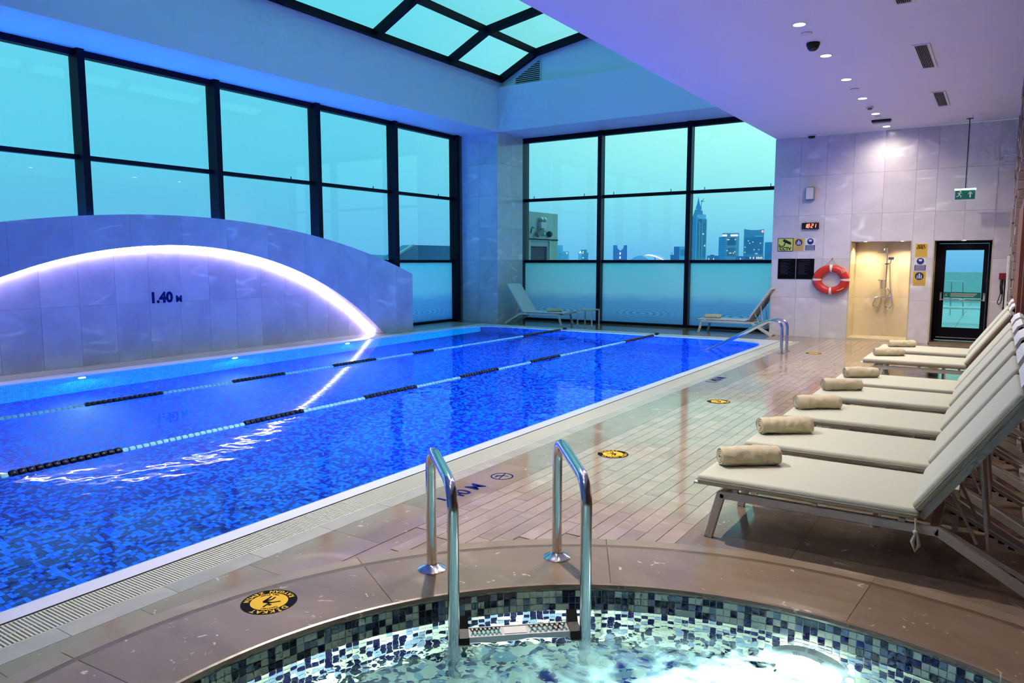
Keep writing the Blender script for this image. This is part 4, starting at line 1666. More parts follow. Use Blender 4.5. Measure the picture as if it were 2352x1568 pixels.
def mask_sign(label, x0, x1, z0, z1, tilt):
    t, w, h = sign_plate('mask_sign', label, x0, x1, z0, z1, M['white'])
    cz = h * 0.74
    r = min(w * 0.72, h * 0.24)
    mb = MB()
    disc(mb, 0, cz, r, -0.009)
    mb.build('roundel', M['blue'], t)
    mb = MB()
    mb.prism([(-r * 0.5, cz + r * 0.2 + tilt * 0.1 * r), (-r * 0.4, cz + r * 0.6), (r * 0.4, cz + r * 0.6), (r * 0.5, cz + r * 0.2 - tilt * 0.1 * r), (r * 0.3, cz - r * 0.05), (-r * 0.3, cz - r * 0.05)], -0.0112, -0.009, 'y')
    mb.build('mask_picture', M['white'], t)
    MB().box(-w * 0.92, w * 0.92, -0.0085, -0.006, h * 0.04, h * 0.46).build('text_panel', M['blue'], t)
    for i in range(4 if h > 0.24 else 2):
        z = h * 0.40 - i * h * 0.1
        MB().box(-w * 0.78, w * 0.78, -0.0105, -0.0085, z - h * 0.016, z + h * 0.016).build('text_line', M['white'], t)
    return t


mask_sign('white and blue mask notice at the right of the three signs over the black boards', -3.440, -3.235, 1.797, 2.06, 0)

for x0, x1, lab in ((-3.968, -3.612, 'black notice board hung left of the pair beside the life ring'), (-3.600, -3.243, 'black notice board hung right of the pair beside the life ring')):
    t = thing('notice_board', lab, 'notice board', ((x0 + x1) / 2, YM, 1.213), group='pair of black notice boards')
    w = (x1 - x0) / 2
    MB().box(-w, w, -0.012, 0, 0, 0.424).build('panel', M['board'], t)
    tl_rng = random.Random(int(x0 * 100))
    MB().box(-w * 0.5, w * 0.45, -0.0135, -0.012, 0.38, 0.387).build('heading_line', M['board_text'], t)
    for i in range(13):
        z = 0.34 - i * 0.02
        MB().box(-w * 0.75, w * tl_rng.uniform(-0.1, 0.55), -0.0135, -0.012, z, z + 0.005).build('text_line', M['board_text'], t)

# yellow and blue signs between shower and door
t, w, h = sign_plate('kids_sign', 'yellow sign with KIDS ONLY heading above the mask notice by the shower', -1.405, -1.205, 1.668, 1.918, M['yellow'])
stext(t, 'KIDS', 0.0, h * 0.85, 0.058, M['black'], 0.002, -0.008)
stext(t, 'ONLY', 0.0, h * 0.68, 0.058, M['black'], 0.002, -0.008)
for i in range(4):
    MB().box(-w * 0.8, w * 0.8, -0.0075, -0.006, h * (0.5 - i * 0.11), h * (0.53 - i * 0.11)).build('text_line', M['piping'], t)
mask_sign('white and blue mask notice between the two yellow signs by the door', -1.412, -1.205, 1.395, 1.655, 1)
family_sign('yellow and blue family sign lowest of the three by the door', -1.418, -1.205, 1.115, 1.384, 3)

# life ring
lr = thing('life_ring', 'orange-red life ring with white bands hung by a rope on the marble wall', 'life ring', (-2.893, YM, 1.21))
Rm, rm = 0.247, 0.0815
mb = MB()
vv, ff = [], []
for i in range(64):
    a = 2 * PI * i / 64
    for j in range(16):
        b = 2 * PI * j / 16
        rr = Rm + rm * math.cos(b)
        vv.append((rr * math.cos(a) * 1.09, -0.075 + rm * 0.85 * math.sin(b), rr * math.sin(a) * 0.92))
for i in range(64):
    for j in range(16):
        ff.append((i * 16 + j, ((i + 1) % 64) * 16 + j, ((i + 1) % 64) * 16 + (j + 1) % 16, i * 16 + (j + 1) % 16))
mb.add(vv, ff)
mb.build('ring', M['red'], lr, True)
for q in range(4):
    a0 = q * PI / 2 - 0.085
    vv, ff = [], []
    for i in range(5):
        a = a0 + 0.17 * i / 4
        for j in range(16):
            b = 2 * PI * j / 16
            rr = Rm + (rm + 0.003) * math.cos(b)
            vv.append((rr * math.cos(a) * 1.09, -0.075 + (rm + 0.003) * 0.85 * math.sin(b), rr * math.sin(a) * 0.92))
    for i in range(4):
        for j in range(16):
            ff.append((i * 16 + j, (i + 1) * 16 + j, (i + 1) * 16 + (j + 1) % 16, i * 16 + (j + 1) % 16))
    MB().add(vv, ff).build('white_band', M['white_tape'], lr, True)
MB().tube([(-0.2, -0.1, 0.22), (0.0, -0.02, 0.43), (0.21, -0.1, 0.22)], 0.007, 6).build('hanging_rope', M['towel'], lr)
MB().tube([(0.21, -0.12, 0.22), (0.26, -0.15, 0.16), (0.22, -0.15, 0.13), (0.19, -0.13, 0.2)], 0.008, 6).build('rope_knot', M['towel'], lr)
MB().tube([(0.26, -0.13, -0.16), (0.2, -0.15, -0.2), (0.13, -0.14, -0.22)], 0.009, 6).build('rope_tail', M['towel'], lr)
MB().lathe([(0.0, -0.03), (0.012, -0.03), (0.012, 0.0)], (0, 0, 0.43), 'y', 10).build('hook', M['chrome'], lr)

# shower in the niche
sh = thing('shower_column', 'chrome shower column with rain head, hand shower and hose in the lit niche', 'shower', (-2.0, YNB - 0.02, 0.83))
SY = -0.07
MB().tube([(0.04, SY, 0.08), (0.04, SY, 0.93)], 0.016, 12).build('riser', M['chrome'], sh, True)
MB().tube(fillet([(0.04, SY, 0.93), (0.04, SY, 1.05), (0.0, SY - 0.12, 1.06), (0.0, SY - 0.14, 0.95)], 0.07, 6), 0.016, 10).build('swan_neck', M['chrome'], sh, True)
MB().lathe([(0.0, 0.014), (0.02, 0.02), (0.11, 0.008), (0.115, 0.0), (0.0, 0.0)], (-0.02, SY - 0.14, 0.92), 'z', 28).build('rain_head', M['chrome'], sh, True)
MB().bar((0.04, 0.0, 0.93), (0.04, SY - 0.01, 0.93), 0.035, 0.035).build('wall_bracket', M['chrome'], sh)
MB().bar((0.01, SY - 0.01, 0.70), (0.11, SY - 0.02, 0.71), 0.03, 0.022).build('slider', M['chrome'], sh)
hs_ = MB().bar((0.105, SY - 0.03, 0.70), (0.125, SY - 0.05, 0.79), 0.022, 0.022, (1, 0, 0)).build('hand_shower', M['chrome'], sh)
MB().box(0.075, 0.175, SY - 0.09, SY - 0.06, 0.785, 0.835).build('spray_head', M['chrome'], hs_)
MB().tube(fillet([(0.1, SY - 0.03, 0.69), (0.12, SY - 0.04, 0.3), (0.19, SY - 0.04, -0.12), (0.12, SY - 0.04, -0.24), (0.03, SY - 0.04, -0.14), (0.06, SY - 0.04, 0.0)], 0.08, 6), 0.013, 8).build('hose', M['chrome'], sh, True)
MB().tube(fillet([(0.06, SY - 0.02, 0.0), (0.13, SY - 0.03, 0.12), (0.08, SY - 0.03, 0.2), (0.0, SY - 0.03, 0.2)], 0.05, 6), 0.011, 8).build('feed_hose', M['chrome'], sh, True)
MB().tube([(-0.13, SY, 0.0), (0.11, SY, 0.0)], 0.026, 14).build('mixer_body', M['chrome'], sh, True)
for xo in (-0.15, 0.11):
    MB().lathe([(0.0, 0.0), (0.028, 0.0), (0.03, 0.045), (0.0, 0.045)], (xo - 0.01, SY, 0.0), 'x', 16).build('tap_handle', M['chrome'], sh, True)
MB().tube(fillet([(-0.13, SY - 0.01, -0.02), (-0.2, SY - 0.02, -0.14), (-0.11, SY - 0.02, -0.21), (-0.05, SY - 0.02, -0.1), (-0.03, SY - 0.02, -0.02)], 0.06, 6), 0.013, 8).build('loop_hose', M['chrome'], sh, True)
MB().lathe([(0.0, 0.0), (0.028, 0.01), (0.042, 0.13), (0.05, 0.18), (0.046, 0.18), (0.0, 0.175)], (-0.03, SY - 0.05, 0.19), 'z', 18).build('soap_cup', M['chrome'], sh, True)
MB().bar((-0.1, SY - 0.05, 0.37), (0.04, SY, 0.36), 0.018, 0.016).build('cup_holder', M['chrome'], sh)
for k, (x, y) in enumerate(((-2.32, 16.62), (-1.66, 16.62))):
    t = thing('niche_light', 'small round spotlight in the shower niche ceiling, %s' % ('left one' if k == 0 else 'right one'), 'downlight', (x, y, NZ - 0.02), group='spotlights in the shower niche')
    MB().lathe([(0.0, -0.003), (0.04, -0.003)], (0, 0, 0), 'z', 20).build('lens', M['lamp_white'], t)
    MB().lathe([(0.04, -0.004), (0.052, -0.004), (0.052, 0.0)], (0, 0, 0), 'z', 20).build('trim_ring', M['white'], t, True)
    ld = bpy.data.lights.new('niche_spot', 'SPOT')
    ld.energy = W_NICHE
    ld.color = (1.0, 0.80, 0.48)
    ld.spot_size = math.radians(140)
    ld.spot_blend = 0.7
    ld.shadow_soft_size = 0.04
    link('niche_spot', ld, None, (x, y + (0.1 if k == 0 else 0.1), NZ - 0.04))

# door
dr = struct('door_1', None, (0, 0, 0), 'black framed glass door with a steel push bar')
fx0, fx1 = DX0 + 0.02, DX1 - 0.02
mb = MB()
mb.box(fx0, fx0 + 0.05, YD, YD + 0.09, 0.035, DZ - 0.02)
mb.box(fx1 - 0.05, fx1, YD, YD + 0.09, 0.035, DZ - 0.02)
mb.box(fx0 + 0.05, fx1 - 0.05, YD, YD + 0.09, DZ - 0.07, DZ - 0.02)
mb.build('door_frame', M['frame'], dr)
gx0, gx1, gz0, gz1 = -0.915, -0.285, 0.29, 1.80
mb = MB()
mb.box(fx0 + 0.052, gx0, YD + 0.01, YD + 0.06, 0.04, DZ - 0.075)
mb.box(gx1, fx1 - 0.052, YD + 0.01, YD + 0.06, 0.04, DZ - 0.075)
mb.box(gx0, gx1, YD + 0.01, YD + 0.06, 0.04, gz0)
mb.box(gx0, gx1, YD + 0.01, YD + 0.06, gz1, DZ - 0.075)
leaf = mb.build('door_leaf', M['frame'], dr)
pane_quad('pane', (gx0, YD + 0.035, gz0), (gx1, YD + 0.035, gz0), (gx1, YD + 0.035, gz1), (gx0, YD + 0.035, gz1), M['pane'], leaf)
MB().tube(fillet([(gx0 - 0.05, YD, 0.86), (gx0 - 0.02, YD - 0.09, 0.84), (gx1 + 0.02, YD - 0.09, 0.84), (gx1 + 0.05, YD, 0.86)], 0.05, 5), 0.014, 10).build('push_bar', M['chrome'], leaf, True)
for xx in (gx0 - 0.06, gx1 + 0.03):
    bevel(MB().box(xx, xx + 0.035, YD - 0.08, YD + 0.01, 0.82, 0.98).build('bar_bracket', M['chrome'], leaf), 0.006)
gs = MB().box(gx0 + 0.005, gx1 - 0.005, YD + 0.022, YD + 0.03, 0.875, 0.985).build('exit_strip_sign', M['green'], leaf)
mb = MB()
running_man(mb, gx0 + 0.045, 0.9, 0.07, YD + 0.019, 0)
for zz_ in (0.955, 0.93, 0.905):
    mb.box(gx0 + 0.12, gx1 - 0.04 - (0.985 - zz_), YD + 0.019, YD + 0.021, zz_ - 0.005, zz_ + 0.005)
mb.build('strip_print', M['white'], leaf)
MB().box(gx0 - 0.09, gx1 + 0.06, YD + 0.0, YD + 0.012, 0.085, 0.1).build('kick_strip', M['chrome'], leaf)
t = thing('recess_light', 'small round spotlight in the door recess ceiling', 'downlight', (-0.62, 16.65, DZ - 0.02))
MB().lathe([(0.0, -0.003), (0.045, -0.003)], (0, 0, 0), 'z', 20).build('lens', M['lamp_white'], t)
MB().lathe([(0.045, -0.004), (0.056, -0.004), (0.056, 0.0)], (0, 0, 0), 'z', 20).build('trim_ring', M['white'], t, True)
ld = bpy.data.lights.new('recess_spot', 'SPOT')
ld.energy = 6
ld.color = (1.0, 0.8, 0.55)
ld.spot_size = math.radians(130)
ld.spot_blend = 0.6
link('recess_spot', ld, None, (-0.62, 16.65, DZ - 0.05))

# emergency telephone and the white upright panel at the right edge
ph = thing('emergency_phone', 'red emergency phone box with black handset right of the door', 'telephone', (0.03, YM, 1.25))
bevel(MB().box(-0.05, 0.1, -0.08, 0, 0.0, 0.12).build('box', M['red_dark'], ph), 0.008)
MB().tube(fillet([(0.0, -0.09, 0.0), (-0.005, -0.11, -0.12), (0.01, -0.09, -0.26)], 0.06, 5), 0.026, 10).build('handset', M['black'], ph, True)
MB().tube(fillet([(-0.01, -0.08, -0.26), (-0.05, -0.08, -0.42), (-0.02, -0.08, -0.47), (0.01, -0.08, -0.4), (0.02, -0.06, -0.26)], 0.04, 5), 0.007, 8).build('cord', M['black'], ph, True)
MB().box(0.04, 0.07, -0.02, 0, -0.75, 0.0).build('conduit', M['black'], ph)
wp = thing('upright_panel', 'narrow white upright panel on the stone wall beside the emergency phone', 'panel', (0.1, 14.2, 0.85))
bevel(MB().box(-0.02, 0.012, -0.16, 0.16, 0, 0.82).build('panel', M['white'], wp), 0.005)
MB().box(0.0, 0.012, 0.16, 0.3, -0.2, 0.8).build('post', M['black'], wp)


# ================================================================== LOUNGERS
LW = 0.73          # width
HX = 1.12          # hinge distance from the foot end
BA = math.radians(56)
BLN = 0.80


def soft_box(name, x0, x1, y0, y1, z0, z1, mat, parent, bev=0.018, nx=10, ny=6, puff=0.006):
    mb = MB()
    vv, ff = [], []
    for top in (0, 1):
        for i in range(nx + 1):
            for j in range(ny + 1):
                u, v = i / nx, j / ny
                x, y = x0 + (x1 - x0) * u, y0 + (y1 - y0) * v
                z = z0 if not top else z1 + puff * (math.sin(PI * u) ** 0.5) * (math.sin(PI * v) ** 0.5) - puff
                vv.append((x, y, z))
    S = (nx + 1) * (ny + 1)

    def idx(t, i, j):
        return t * S + i * (ny + 1) + j
    for i in range(nx):
        for j in range(ny):
            ff.append((idx(1, i, j), idx(1, i + 1, j), idx(1, i + 1, j + 1), idx(1, i, j + 1)))
            ff.append((idx(0, i, j), idx(0, i, j + 1), idx(0, i + 1, j + 1), idx(0, i + 1, j)))
    for i in range(nx):
        ff.append((idx(0, i, 0), idx(0, i + 1, 0), idx(1, i + 1, 0), idx(1, i, 0)))
        ff.append((idx(0, i, ny), idx(1, i, ny), idx(1, i + 1, ny), idx(0, i + 1, ny)))
    for j in range(ny):
        ff.append((idx(0, 0, j), idx(1, 0, j), idx(1, 0, j + 1), idx(0, 0, j + 1)))
        ff.append((idx(0, nx, j), idx(0, nx, j + 1), idx(1, nx, j + 1), idx(1, nx, j)))
    o = mb.add(vv, ff).build(name, mat, parent, True)
    if bev:
        bevel(o, bev, 3)
    return o


def back_frame(o, dx=0.0):
    o.location = (HX + dx, 0, 0.315)
    o.rotation_euler = (0, -BA, 0)
    return o


def make_lounger(label, mattress=True, group='mattress loungers in a row along the deck'):
    t = thing('sun_lounger', label, 'lounger', group=group)
    RZ = 0.266        # rail centre height
    wm = M['white_metal']
    for y in (0.04, LW - 0.04):
        bevel(MB().bar((0.125, y, RZ), (1.225, y, RZ), 0.032, 0.048).build('side_rail', wm, t), 0.006)
        bevel(MB().bar((0.062, y, 0.0), (0.135, y, RZ + 0.01), 0.032, 0.05, (1, 0, 0)).build('front_leg', wm, t), 0.006)
        bevel(MB().bar((1.205, y, RZ + 0.008), (1.665, y, 0.0), 0.032, 0.05, (0.5, 0, 0.8)).build('back_leg', wm, t), 0.006)
    MB().bar((0.14, 0.04, RZ), (0.14, LW - 0.04, RZ), 0.04, 0.03).build('cross_bar', wm, t)
    MB().bar((1.2, 0.04, RZ), (1.2, LW - 0.04, RZ), 0.04, 0.03).build('cross_bar', wm, t)
    MB().bar((1.62, 0.04, 0.03), (1.62, LW - 0.04, 0.03), 0.03, 0.03).build('cross_bar', wm, t)
    MB().box(-0.03, HX, 0.035, LW - 0.035, 0.306, 0.316).build('seat_deck', wm if mattress else M['sling'], t)
    for y in (0.04, LW - 0.04):
        for x in (0.2, 0.62, 1.04):
            MB().box(x, x + 0.03, y - 0.012, y + 0.012, RZ + 0.022, 0.307).build('spacer', wm, t)
    # toothed rack bars and the folding strut that holds the back up
    for y in (0.16, LW - 0.16):
        rk = MB().bar((1.2, y, 0.262), (1.62, y, 0.045), 0.012, 0.02, (0.5, 0, 0.8)).build('rack_bar', wm, t)
        mb = MB()
        for k in range(7):
            s = 0.12 + k * 0.11
            p = Vector((1.2, y, 0.262)).lerp(Vector((1.62, y, 0.045)), s) + Vector((-0.006, 0, -0.016))
            mb.bar(p, p + Vector((0.03, 0, -0.004)), 0.011, 0.022)
        mb.build('rack_teeth', M['black'], rk)
    ca, sa = math.cos(BA), math.sin(BA)
    for y in (0.17, LW - 0.17):
        hp = Vector((HX + 0.42 * ca + 0.02 * sa, y, 0.315 + 0.42 * sa - 0.02 * ca))
        MB().tube([hp, (1.43, y + 0.01, 0.17)], 0.009, 8).build('strut', wm, t)
        hq = Vector((HX + 0.2 * ca + 0.02 * sa, y, 0.315 + 0.2 * sa - 0.02 * ca))
        MB().tube([hq, (1.38, y + 0.01, 0.19)], 0.008, 8).build('strut', wm, t)
    # back: frame, sling or mattress, looped end
    mb = MB()
    for y in (0.05, LW - 0.05):
        mb.bar((0.02, y, -0.015), (BLN + 0.03, y, -0.015), 0.03, 0.03)
    mb.bar((BLN + 0.03, 0.05, -0.015), (BLN + 0.03, LW - 0.05, -0.015), 0.03, 0.03)
    mb.bar((0.03, 0.05, -0.015), (0.03, LW - 0.05, -0.015), 0.03, 0.03)
    back_frame(mb.build('back_frame', wm, t))
    back_frame(MB().box(0.0, BLN + 0.02, 0.03, LW - 0.03, -0.002, 0.006).build('back_panel', M['sling'], t))
    if mattress:
        m1 = soft_box('seat_mattress', 0.0, HX + 0.015, -0.005, LW + 0.005, 0.317, 0.377, M['mattress'], t)
        MB().tube([(0.01, -0.006, 0.343), (HX + 0.005, -0.006, 0.343)], 0.0035, 6).build('piping', M['piping'], m1)
        MB().tube([(-0.002, 0.0, 0.343), (-0.002, LW, 0.343)], 0.0035, 6).build('piping', M['piping'], m1)
        m2 = back_frame(soft_box('back_mattress', 0.045, BLN - 0.02, -0.005, LW + 0.005, 0.008, 0.068, M['mattress'], t))
        MB().tube([(0.055, -0.006, 0.036), (BLN - 0.03, -0.006, 0.036)], 0.0035, 6).build('piping', M['piping'], m2)
        # white loop pillow band at the head end
        poly = [(BLN - 0.015, 0.0), (BLN + 0.06, -0.004), (BLN + 0.105, 0.02), (BLN + 0.10, 0.058), (BLN + 0.06, 0.075), (BLN + 0.0, 0.066)]
        inner = [(BLN + 0.02, 0.02), (BLN + 0.06, 0.016), (BLN + 0.085, 0.03), (BLN + 0.082, 0.05), (BLN + 0.055, 0.058), (BLN + 0.02, 0.05)]
        mb = MB()
        vv = []
        for yy in (0.03, LW - 0.03):
            vv += [(a_, yy, b_) for a_, b_ in poly] + [(a_, yy, b_) for a_, b_ in inner]
        ff = []
        for i in range(6):
            j = (i + 1) % 6
            ff += [(i, j, 12 + j, 12 + i), (6 + i, 18 + i, 18 + j, 6 + j), (i, 6 + i, 6 + j, j), (12 + i, 12 + j, 18 + j, 18 + i)]
        back_frame(mb.add(vv, ff).build('head_loop', M['sling'], t))
        # knotted tie hanging at the hinge corner
        mb = MB()
        mb.tube([(HX, -0.01, 0.33), (HX + 0.005, -0.022, 0.275)], 0.006, 6)
        mb.sphere((HX + 0.005, -0.022, 0.262), 0.014, 8, 6)
        mb.build('tie_knot', M['mattress'], t, True)
        MB().tube([(HX + 0.005, -0.022, 0.26), (HX - 0.008, -0.024, 0.215), (HX + 0.006, -0.024, 0.165), (HX + 0.022, -0.024, 0.2), (HX + 0.012, -0.022, 0.26)], [0.006, 0.011, 0.006, 0.01, 0.006], 6).build('tie_tail', M['mattress'], t, True)
    else:
        MB().box(-0.03, 0.0, 0.02, LW - 0.02, 0.285, 0.316).build('end_bar', wm, t)
    return t


def make_towel(name, label, ln, r, seed, group):
    """rolled towel with a visible spiral at its end"""
    rng = random.Random(seed)
    t = thing(name, label, 'towel', group=group)
    nL, nA = 44, 32
    vv, ff = [], []
    for i in range(nL + 1):
        u = i / nL
        x = (u - 0.5) * ln
        for k in range(nA):
            a = 2 * PI * k / nA
            wob = 1 + 0.11 * mnoise.noise(Vector((u * 7 + seed, math.cos(a) * 1.3, math.sin(a) * 1.3))) + 0.05 * mnoise.noise(Vector((u * 19 + seed, math.cos(a) * 3, math.sin(a) * 3)))
            end = 1 - 0.10 * (abs(2 * u - 1) ** 10)
            fold = 0.10 * max(0.0, mnoise.noise(Vector((u * 5 + seed * 3.1, a * 0.9, 2.0)))) * math.sin(26 * u + 3 * a)
            rr = r * (wob + fold) * end * (1 + 0.05 * math.sin(5 * u + seed))
            z = rr * math.sin(a) * 0.92
            z = max(z, -0.84 * r)
            vv.append((x, rr * math.cos(a) * 1.08, z))
    for i in range(nL):
        for k in range(nA):
            k2 = (k + 1) % nA
            ff.append((i * nA + k, (i + 1) * nA + k, (i + 1) * nA + k2, i * nA + k2))
    MB().add(vv, ff).build('outer_wrap', M['towel'], t, True)
    for s in (-1, 1):
        sv, sf = [], []
        n_ = 70
        for k in range(n_ + 1):
            f = k / n_
            a = f * 2 * PI * 3.6
            rr = r * (0.10 + 0.80 * f)
            for w in (0, 1):
                rw = rr + w * r * 0.13
                for d in (0, 1):
                    sv.append((s * (ln / 2 - (0.004 + 0.02 * (1 - f)) * d - 0.002 + (0.004 * (1 - f))), rw * math.cos(a), rw * math.sin(a) * 0.86))
        for k in range(n_):
            a_, b_ = k * 4, (k + 1) * 4
            sf += [(a_, b_, b_ + 2, a_ + 2), (a_ + 1, a_ + 3, b_ + 3, b_ + 1), (a_, a_ + 1, b_ + 1, b_), (a_ + 2, b_ + 2, b_ + 3, a_ + 3)]
        MB().add(sv, sf).build('rolled_end', M['towel'], t, True)
    return t


ord_names = ['nearest the camera', 'second from the camera', 'third from the camera', 'fourth from the camera', 'last of the front five', 'near one of the pair by the door', 'far one of the pair by the door']
LY0 = [4.09, 5.05, 6.10, 7.18, 8.12, 10.25, 11.45]
proto = None
towel_dims = [(0.36, 0.064, 0.195), (0.37, 0.066, 0.175), (0.36, 0.064, 0.19), (0.35, 0.062, 0.20), (0.34, 0.06, 0.23), (0.36, 0.058, 0.25), (0.35, 0.054, 0.28)]
for k, y0 in enumerate(LY0):
    lab = 'cream mattress sun lounger with raised back, %s' % ord_names[k]
    if proto is None:
        proto = make_lounger(lab)
        o = proto
    else:
        o = copy_tree(proto)
        o['label'] = lab
    o.location = (-1.40, y0, 0)
    ln, r, xo = towel_dims[k]
    tw_ = make_towel('rolled_towel', 'beige rolled towel on the cream lounger %s' % ord_names[k], ln, r, 11 + k * 5, 'rolled towels on the loungers')
    tw_.location = (-1.40 + xo, y0 + 0.36 + (0.0, 0.02, 0.03, 0.02, 0.03, 0.05, 0.05)[k], 0.377 + 0.84 * r - 0.002)
    tw_.rotation_euler = (0, 0, math.radians((38, 38, 35, 32, 30, 28, 26)[k]) )

# two sling loungers by the back glazing
s1 = make_lounger('white sling lounger at the right of the back windows, head to the marble wall', False, 'white sling loungers by the back windows')
s1.location = (-5.62, 16.02, 0)
s2 = make_lounger('white sling lounger beside the corner pier at the back windows', False, 'white sling loungers by the back windows')
s2.location = (-8.92, 16.55, 0)
s2.rotation_euler = (0, 0, math.radians(180 + 3))
tw_ = make_towel('rolled_towel', 'pale rolled towel on the white lounger at the right of the back windows', 0.36, 0.055, 71, 'rolled towels on the loungers')
tw_.location = (-5.33, 16.35, 0.316 + 0.045)
tw_.rotation_euler = (0, 0, 0.35)
tw_ = make_towel('rolled_towel', 'pale rolled towel on the white lounger beside the corner pier', 0.36, 0.055, 83, 'rolled towels on the loungers')
tw_.location = (-9.3, 16.15, 0.316 + 0.045)
tw_.rotation_euler = (0, 0, 0.5)


def side_table(label, loc, w, d, h, group):
    t = thing('side_table', label, 'side table', loc, group=group)
    wm = M['white_metal']
    ns = max(3, int(w / 0.075))
    for k in range(ns):
        xa = w * k / ns
        MB().box(xa + 0.004, xa + w / ns - 0.004, 0.0, d, h - 0.012, h).build('slat', wm, t)
    mb = MB()
    mb.box(0, w, 0, 0.02, h - 0.04, h - 0.013).box(0, w, d - 0.02, d, h - 0.04, h - 0.013)
    mb.build('apron', wm, t)
    for x in (0, w - 0.028):
        for y in (0, d - 0.028):
            MB().box(x, x + 0.028, y, y + 0.028, 0, h - 0.04).build('leg', wm, t)
    return t


for k, (ya, yb) in enumerate(((4.835, 4.995), (5.80, 6.045), (6.85, 7.125), (11.0, 11.395))):
    side_table('low white slatted side table between the %s' % ('first and second loungers', 'second and third loungers', 'third and fourth loungers', 'two loungers by the door')[k],
               (-0.56, ya + 0.008, 0), 0.44, yb - ya - 0.016, 0.30, 'slatted side tables between the loungers')
side_table('small white slatted side table by the back window, next to the sling lounger', (-8.72, 16.25, 0), 0.42, 0.42, 0.40, None)

# ================================================================== FLOOR MARKS
def floor_sticker(label, x, y, rot, r=0.128):
    t = thing('floor_sticker', label, 'floor sticker', (x, y, 0.0015 if tub_r(x, y) > 2.5 else 0.0062), rot, 'round wet floor stickers on the deck')
    def dsk(name, r0, r1, z, mat):
        return MB().lathe([(r0, z), (r1, z)], (0, 0, 0), 'z', 48).build(name, mat, t)
    dsk('outer_ring', 0.0, r, 0.0, M['print_black'])
    dsk('inner_disc', 0.0, r * 0.67, 0.0006, M['yellow'])
    mb = MB()
    def arc_text(body, rad, size, mid, step, flip):
        n_ = len(body)
        for i, ch in enumerate(body):
            if ch == ' ':
                continue
            v, f = text_data(ch, size, 0.0012)
            off = (i - (n_ - 1) / 2) * step
            a = mid - off if not flip else mid + off
            c, s = math.cos(a), math.sin(a)
            up = Vector((c, s, 0)) if not flip else Vector((-c, -s, 0))
            rt = Vector((up.y, -up.x, 0))
            o_ = Vector((rad * c, rad * s, 0.0008))
            mb.add([o_ + rt * p[0] + up * p[1] for p in v], f)
    arc_text('DİKKAT', r * 0.83, 0.038, PI / 2, 0.28, False)
    mb.build('heading_lettering', M['yellow'], t)
    mb = MB()
    arc_text('KAYGAN ZEMİN', r * 0.83, 0.032, -PI / 2, 0.235, True)
    mb.build('ring_lettering', M['yellow'], t)
    mb = MB()
    arc_text('Caution!', r * 0.57, 0.017, PI / 2, 0.13, False)
    arc_text('Wet Floor', r * 0.57, 0.017, -PI / 2, 0.13, True)
    # falling figure
    def seg(a, b, w):
        mb.bar((a[0] * r, a[1] * r, 0.0012), (b[0] * r, b[1] * r, 0.0012), w * r, 0.0006)
    seg((-0.05, 0.12), (0.2, -0.02), 0.13)
    seg((0.2, -0.02), (-0.1, -0.14), 0.09)
    seg((-0.1, -0.14), (-0.22, -0.3), 0.07)
    seg((0.2, -0.02), (0.02, -0.26), 0.09)
    seg((0.02, -0.26), (-0.08, -0.42), 0.07)
    seg((-0.02, 0.12), (0.2, 0.4), 0.07)
    seg((-0.06, 0.12), (-0.4, 0.1), 0.07)
    mb.lathe([(0.0, 0.0013), (0.065 * r, 0.0013)], (-0.02 * r, 0.28 * r, 0), 'z', 14)
    mb.build('figure_print', M['print_black'], t)
    return t


floor_sticker('round black and yellow wet floor sticker beside the hot tub', -2.785, 2.168, math.radians(-130))
floor_sticker('round wet floor sticker on the deck, second from the camera', -2.605, 5.51, math.radians(50))
floor_sticker('round wet floor sticker on the deck, third from the camera', -2.605, 8.28, math.radians(50))
floor_sticker('round wet floor sticker on the deck by the far pool handrail', -2.63, 13.57, math.radians(50))


def floor_text(label, x, y, size, name='depth_marking'):
    t = thing(name, label, 'lettering', (x, y, 0.0015), math.radians(90))
    text_part('digits', '1.40', size, M['navy'], t, (-0.07, 0, 0), (1, 0, 0), (0, 1, 0), 0.004)
    text_part('letter', 'M', size * 0.95, M['navy'], t, (size * 1.05, 0, 0), (1, 0, 0), (0, 1, 0), 0.004)
    return t


floor_text('navy 1.40M depth lettering on the deck behind the hot tub handrail', -3.03, 3.98, 0.17)
floor_text('navy 1.40M depth lettering on the deck halfway along the pool', -3.12, 9.78, 0.2)
nd = thing('no_diving_mark', 'navy circle with crossed-out diver printed on the deck', 'floor mark', (-3.02, 4.475, 0.0015), math.radians(60))
MB().lathe([(0.075, 0.0), (0.086, 0.0)], (0, 0, 0), 'z', 40).build('circle', M['navy'], nd)
mb = MB()
mb.bar((-0.055, -0.055, 0), (0.055, 0.055, 0), 0.008, 0.0006)
mb.bar((-0.035, 0.03, 0), (0.025, 0.005, 0), 0.014, 0.0006)
mb.bar((0.025, 0.005, 0), (0.04, -0.03, 0), 0.008, 0.0006)
mb.bar((-0.03, 0.02, 0), (-0.06, 0.0, 0), 0.008, 0.0006)
mb.build('diver_print', M['navy'], nd)

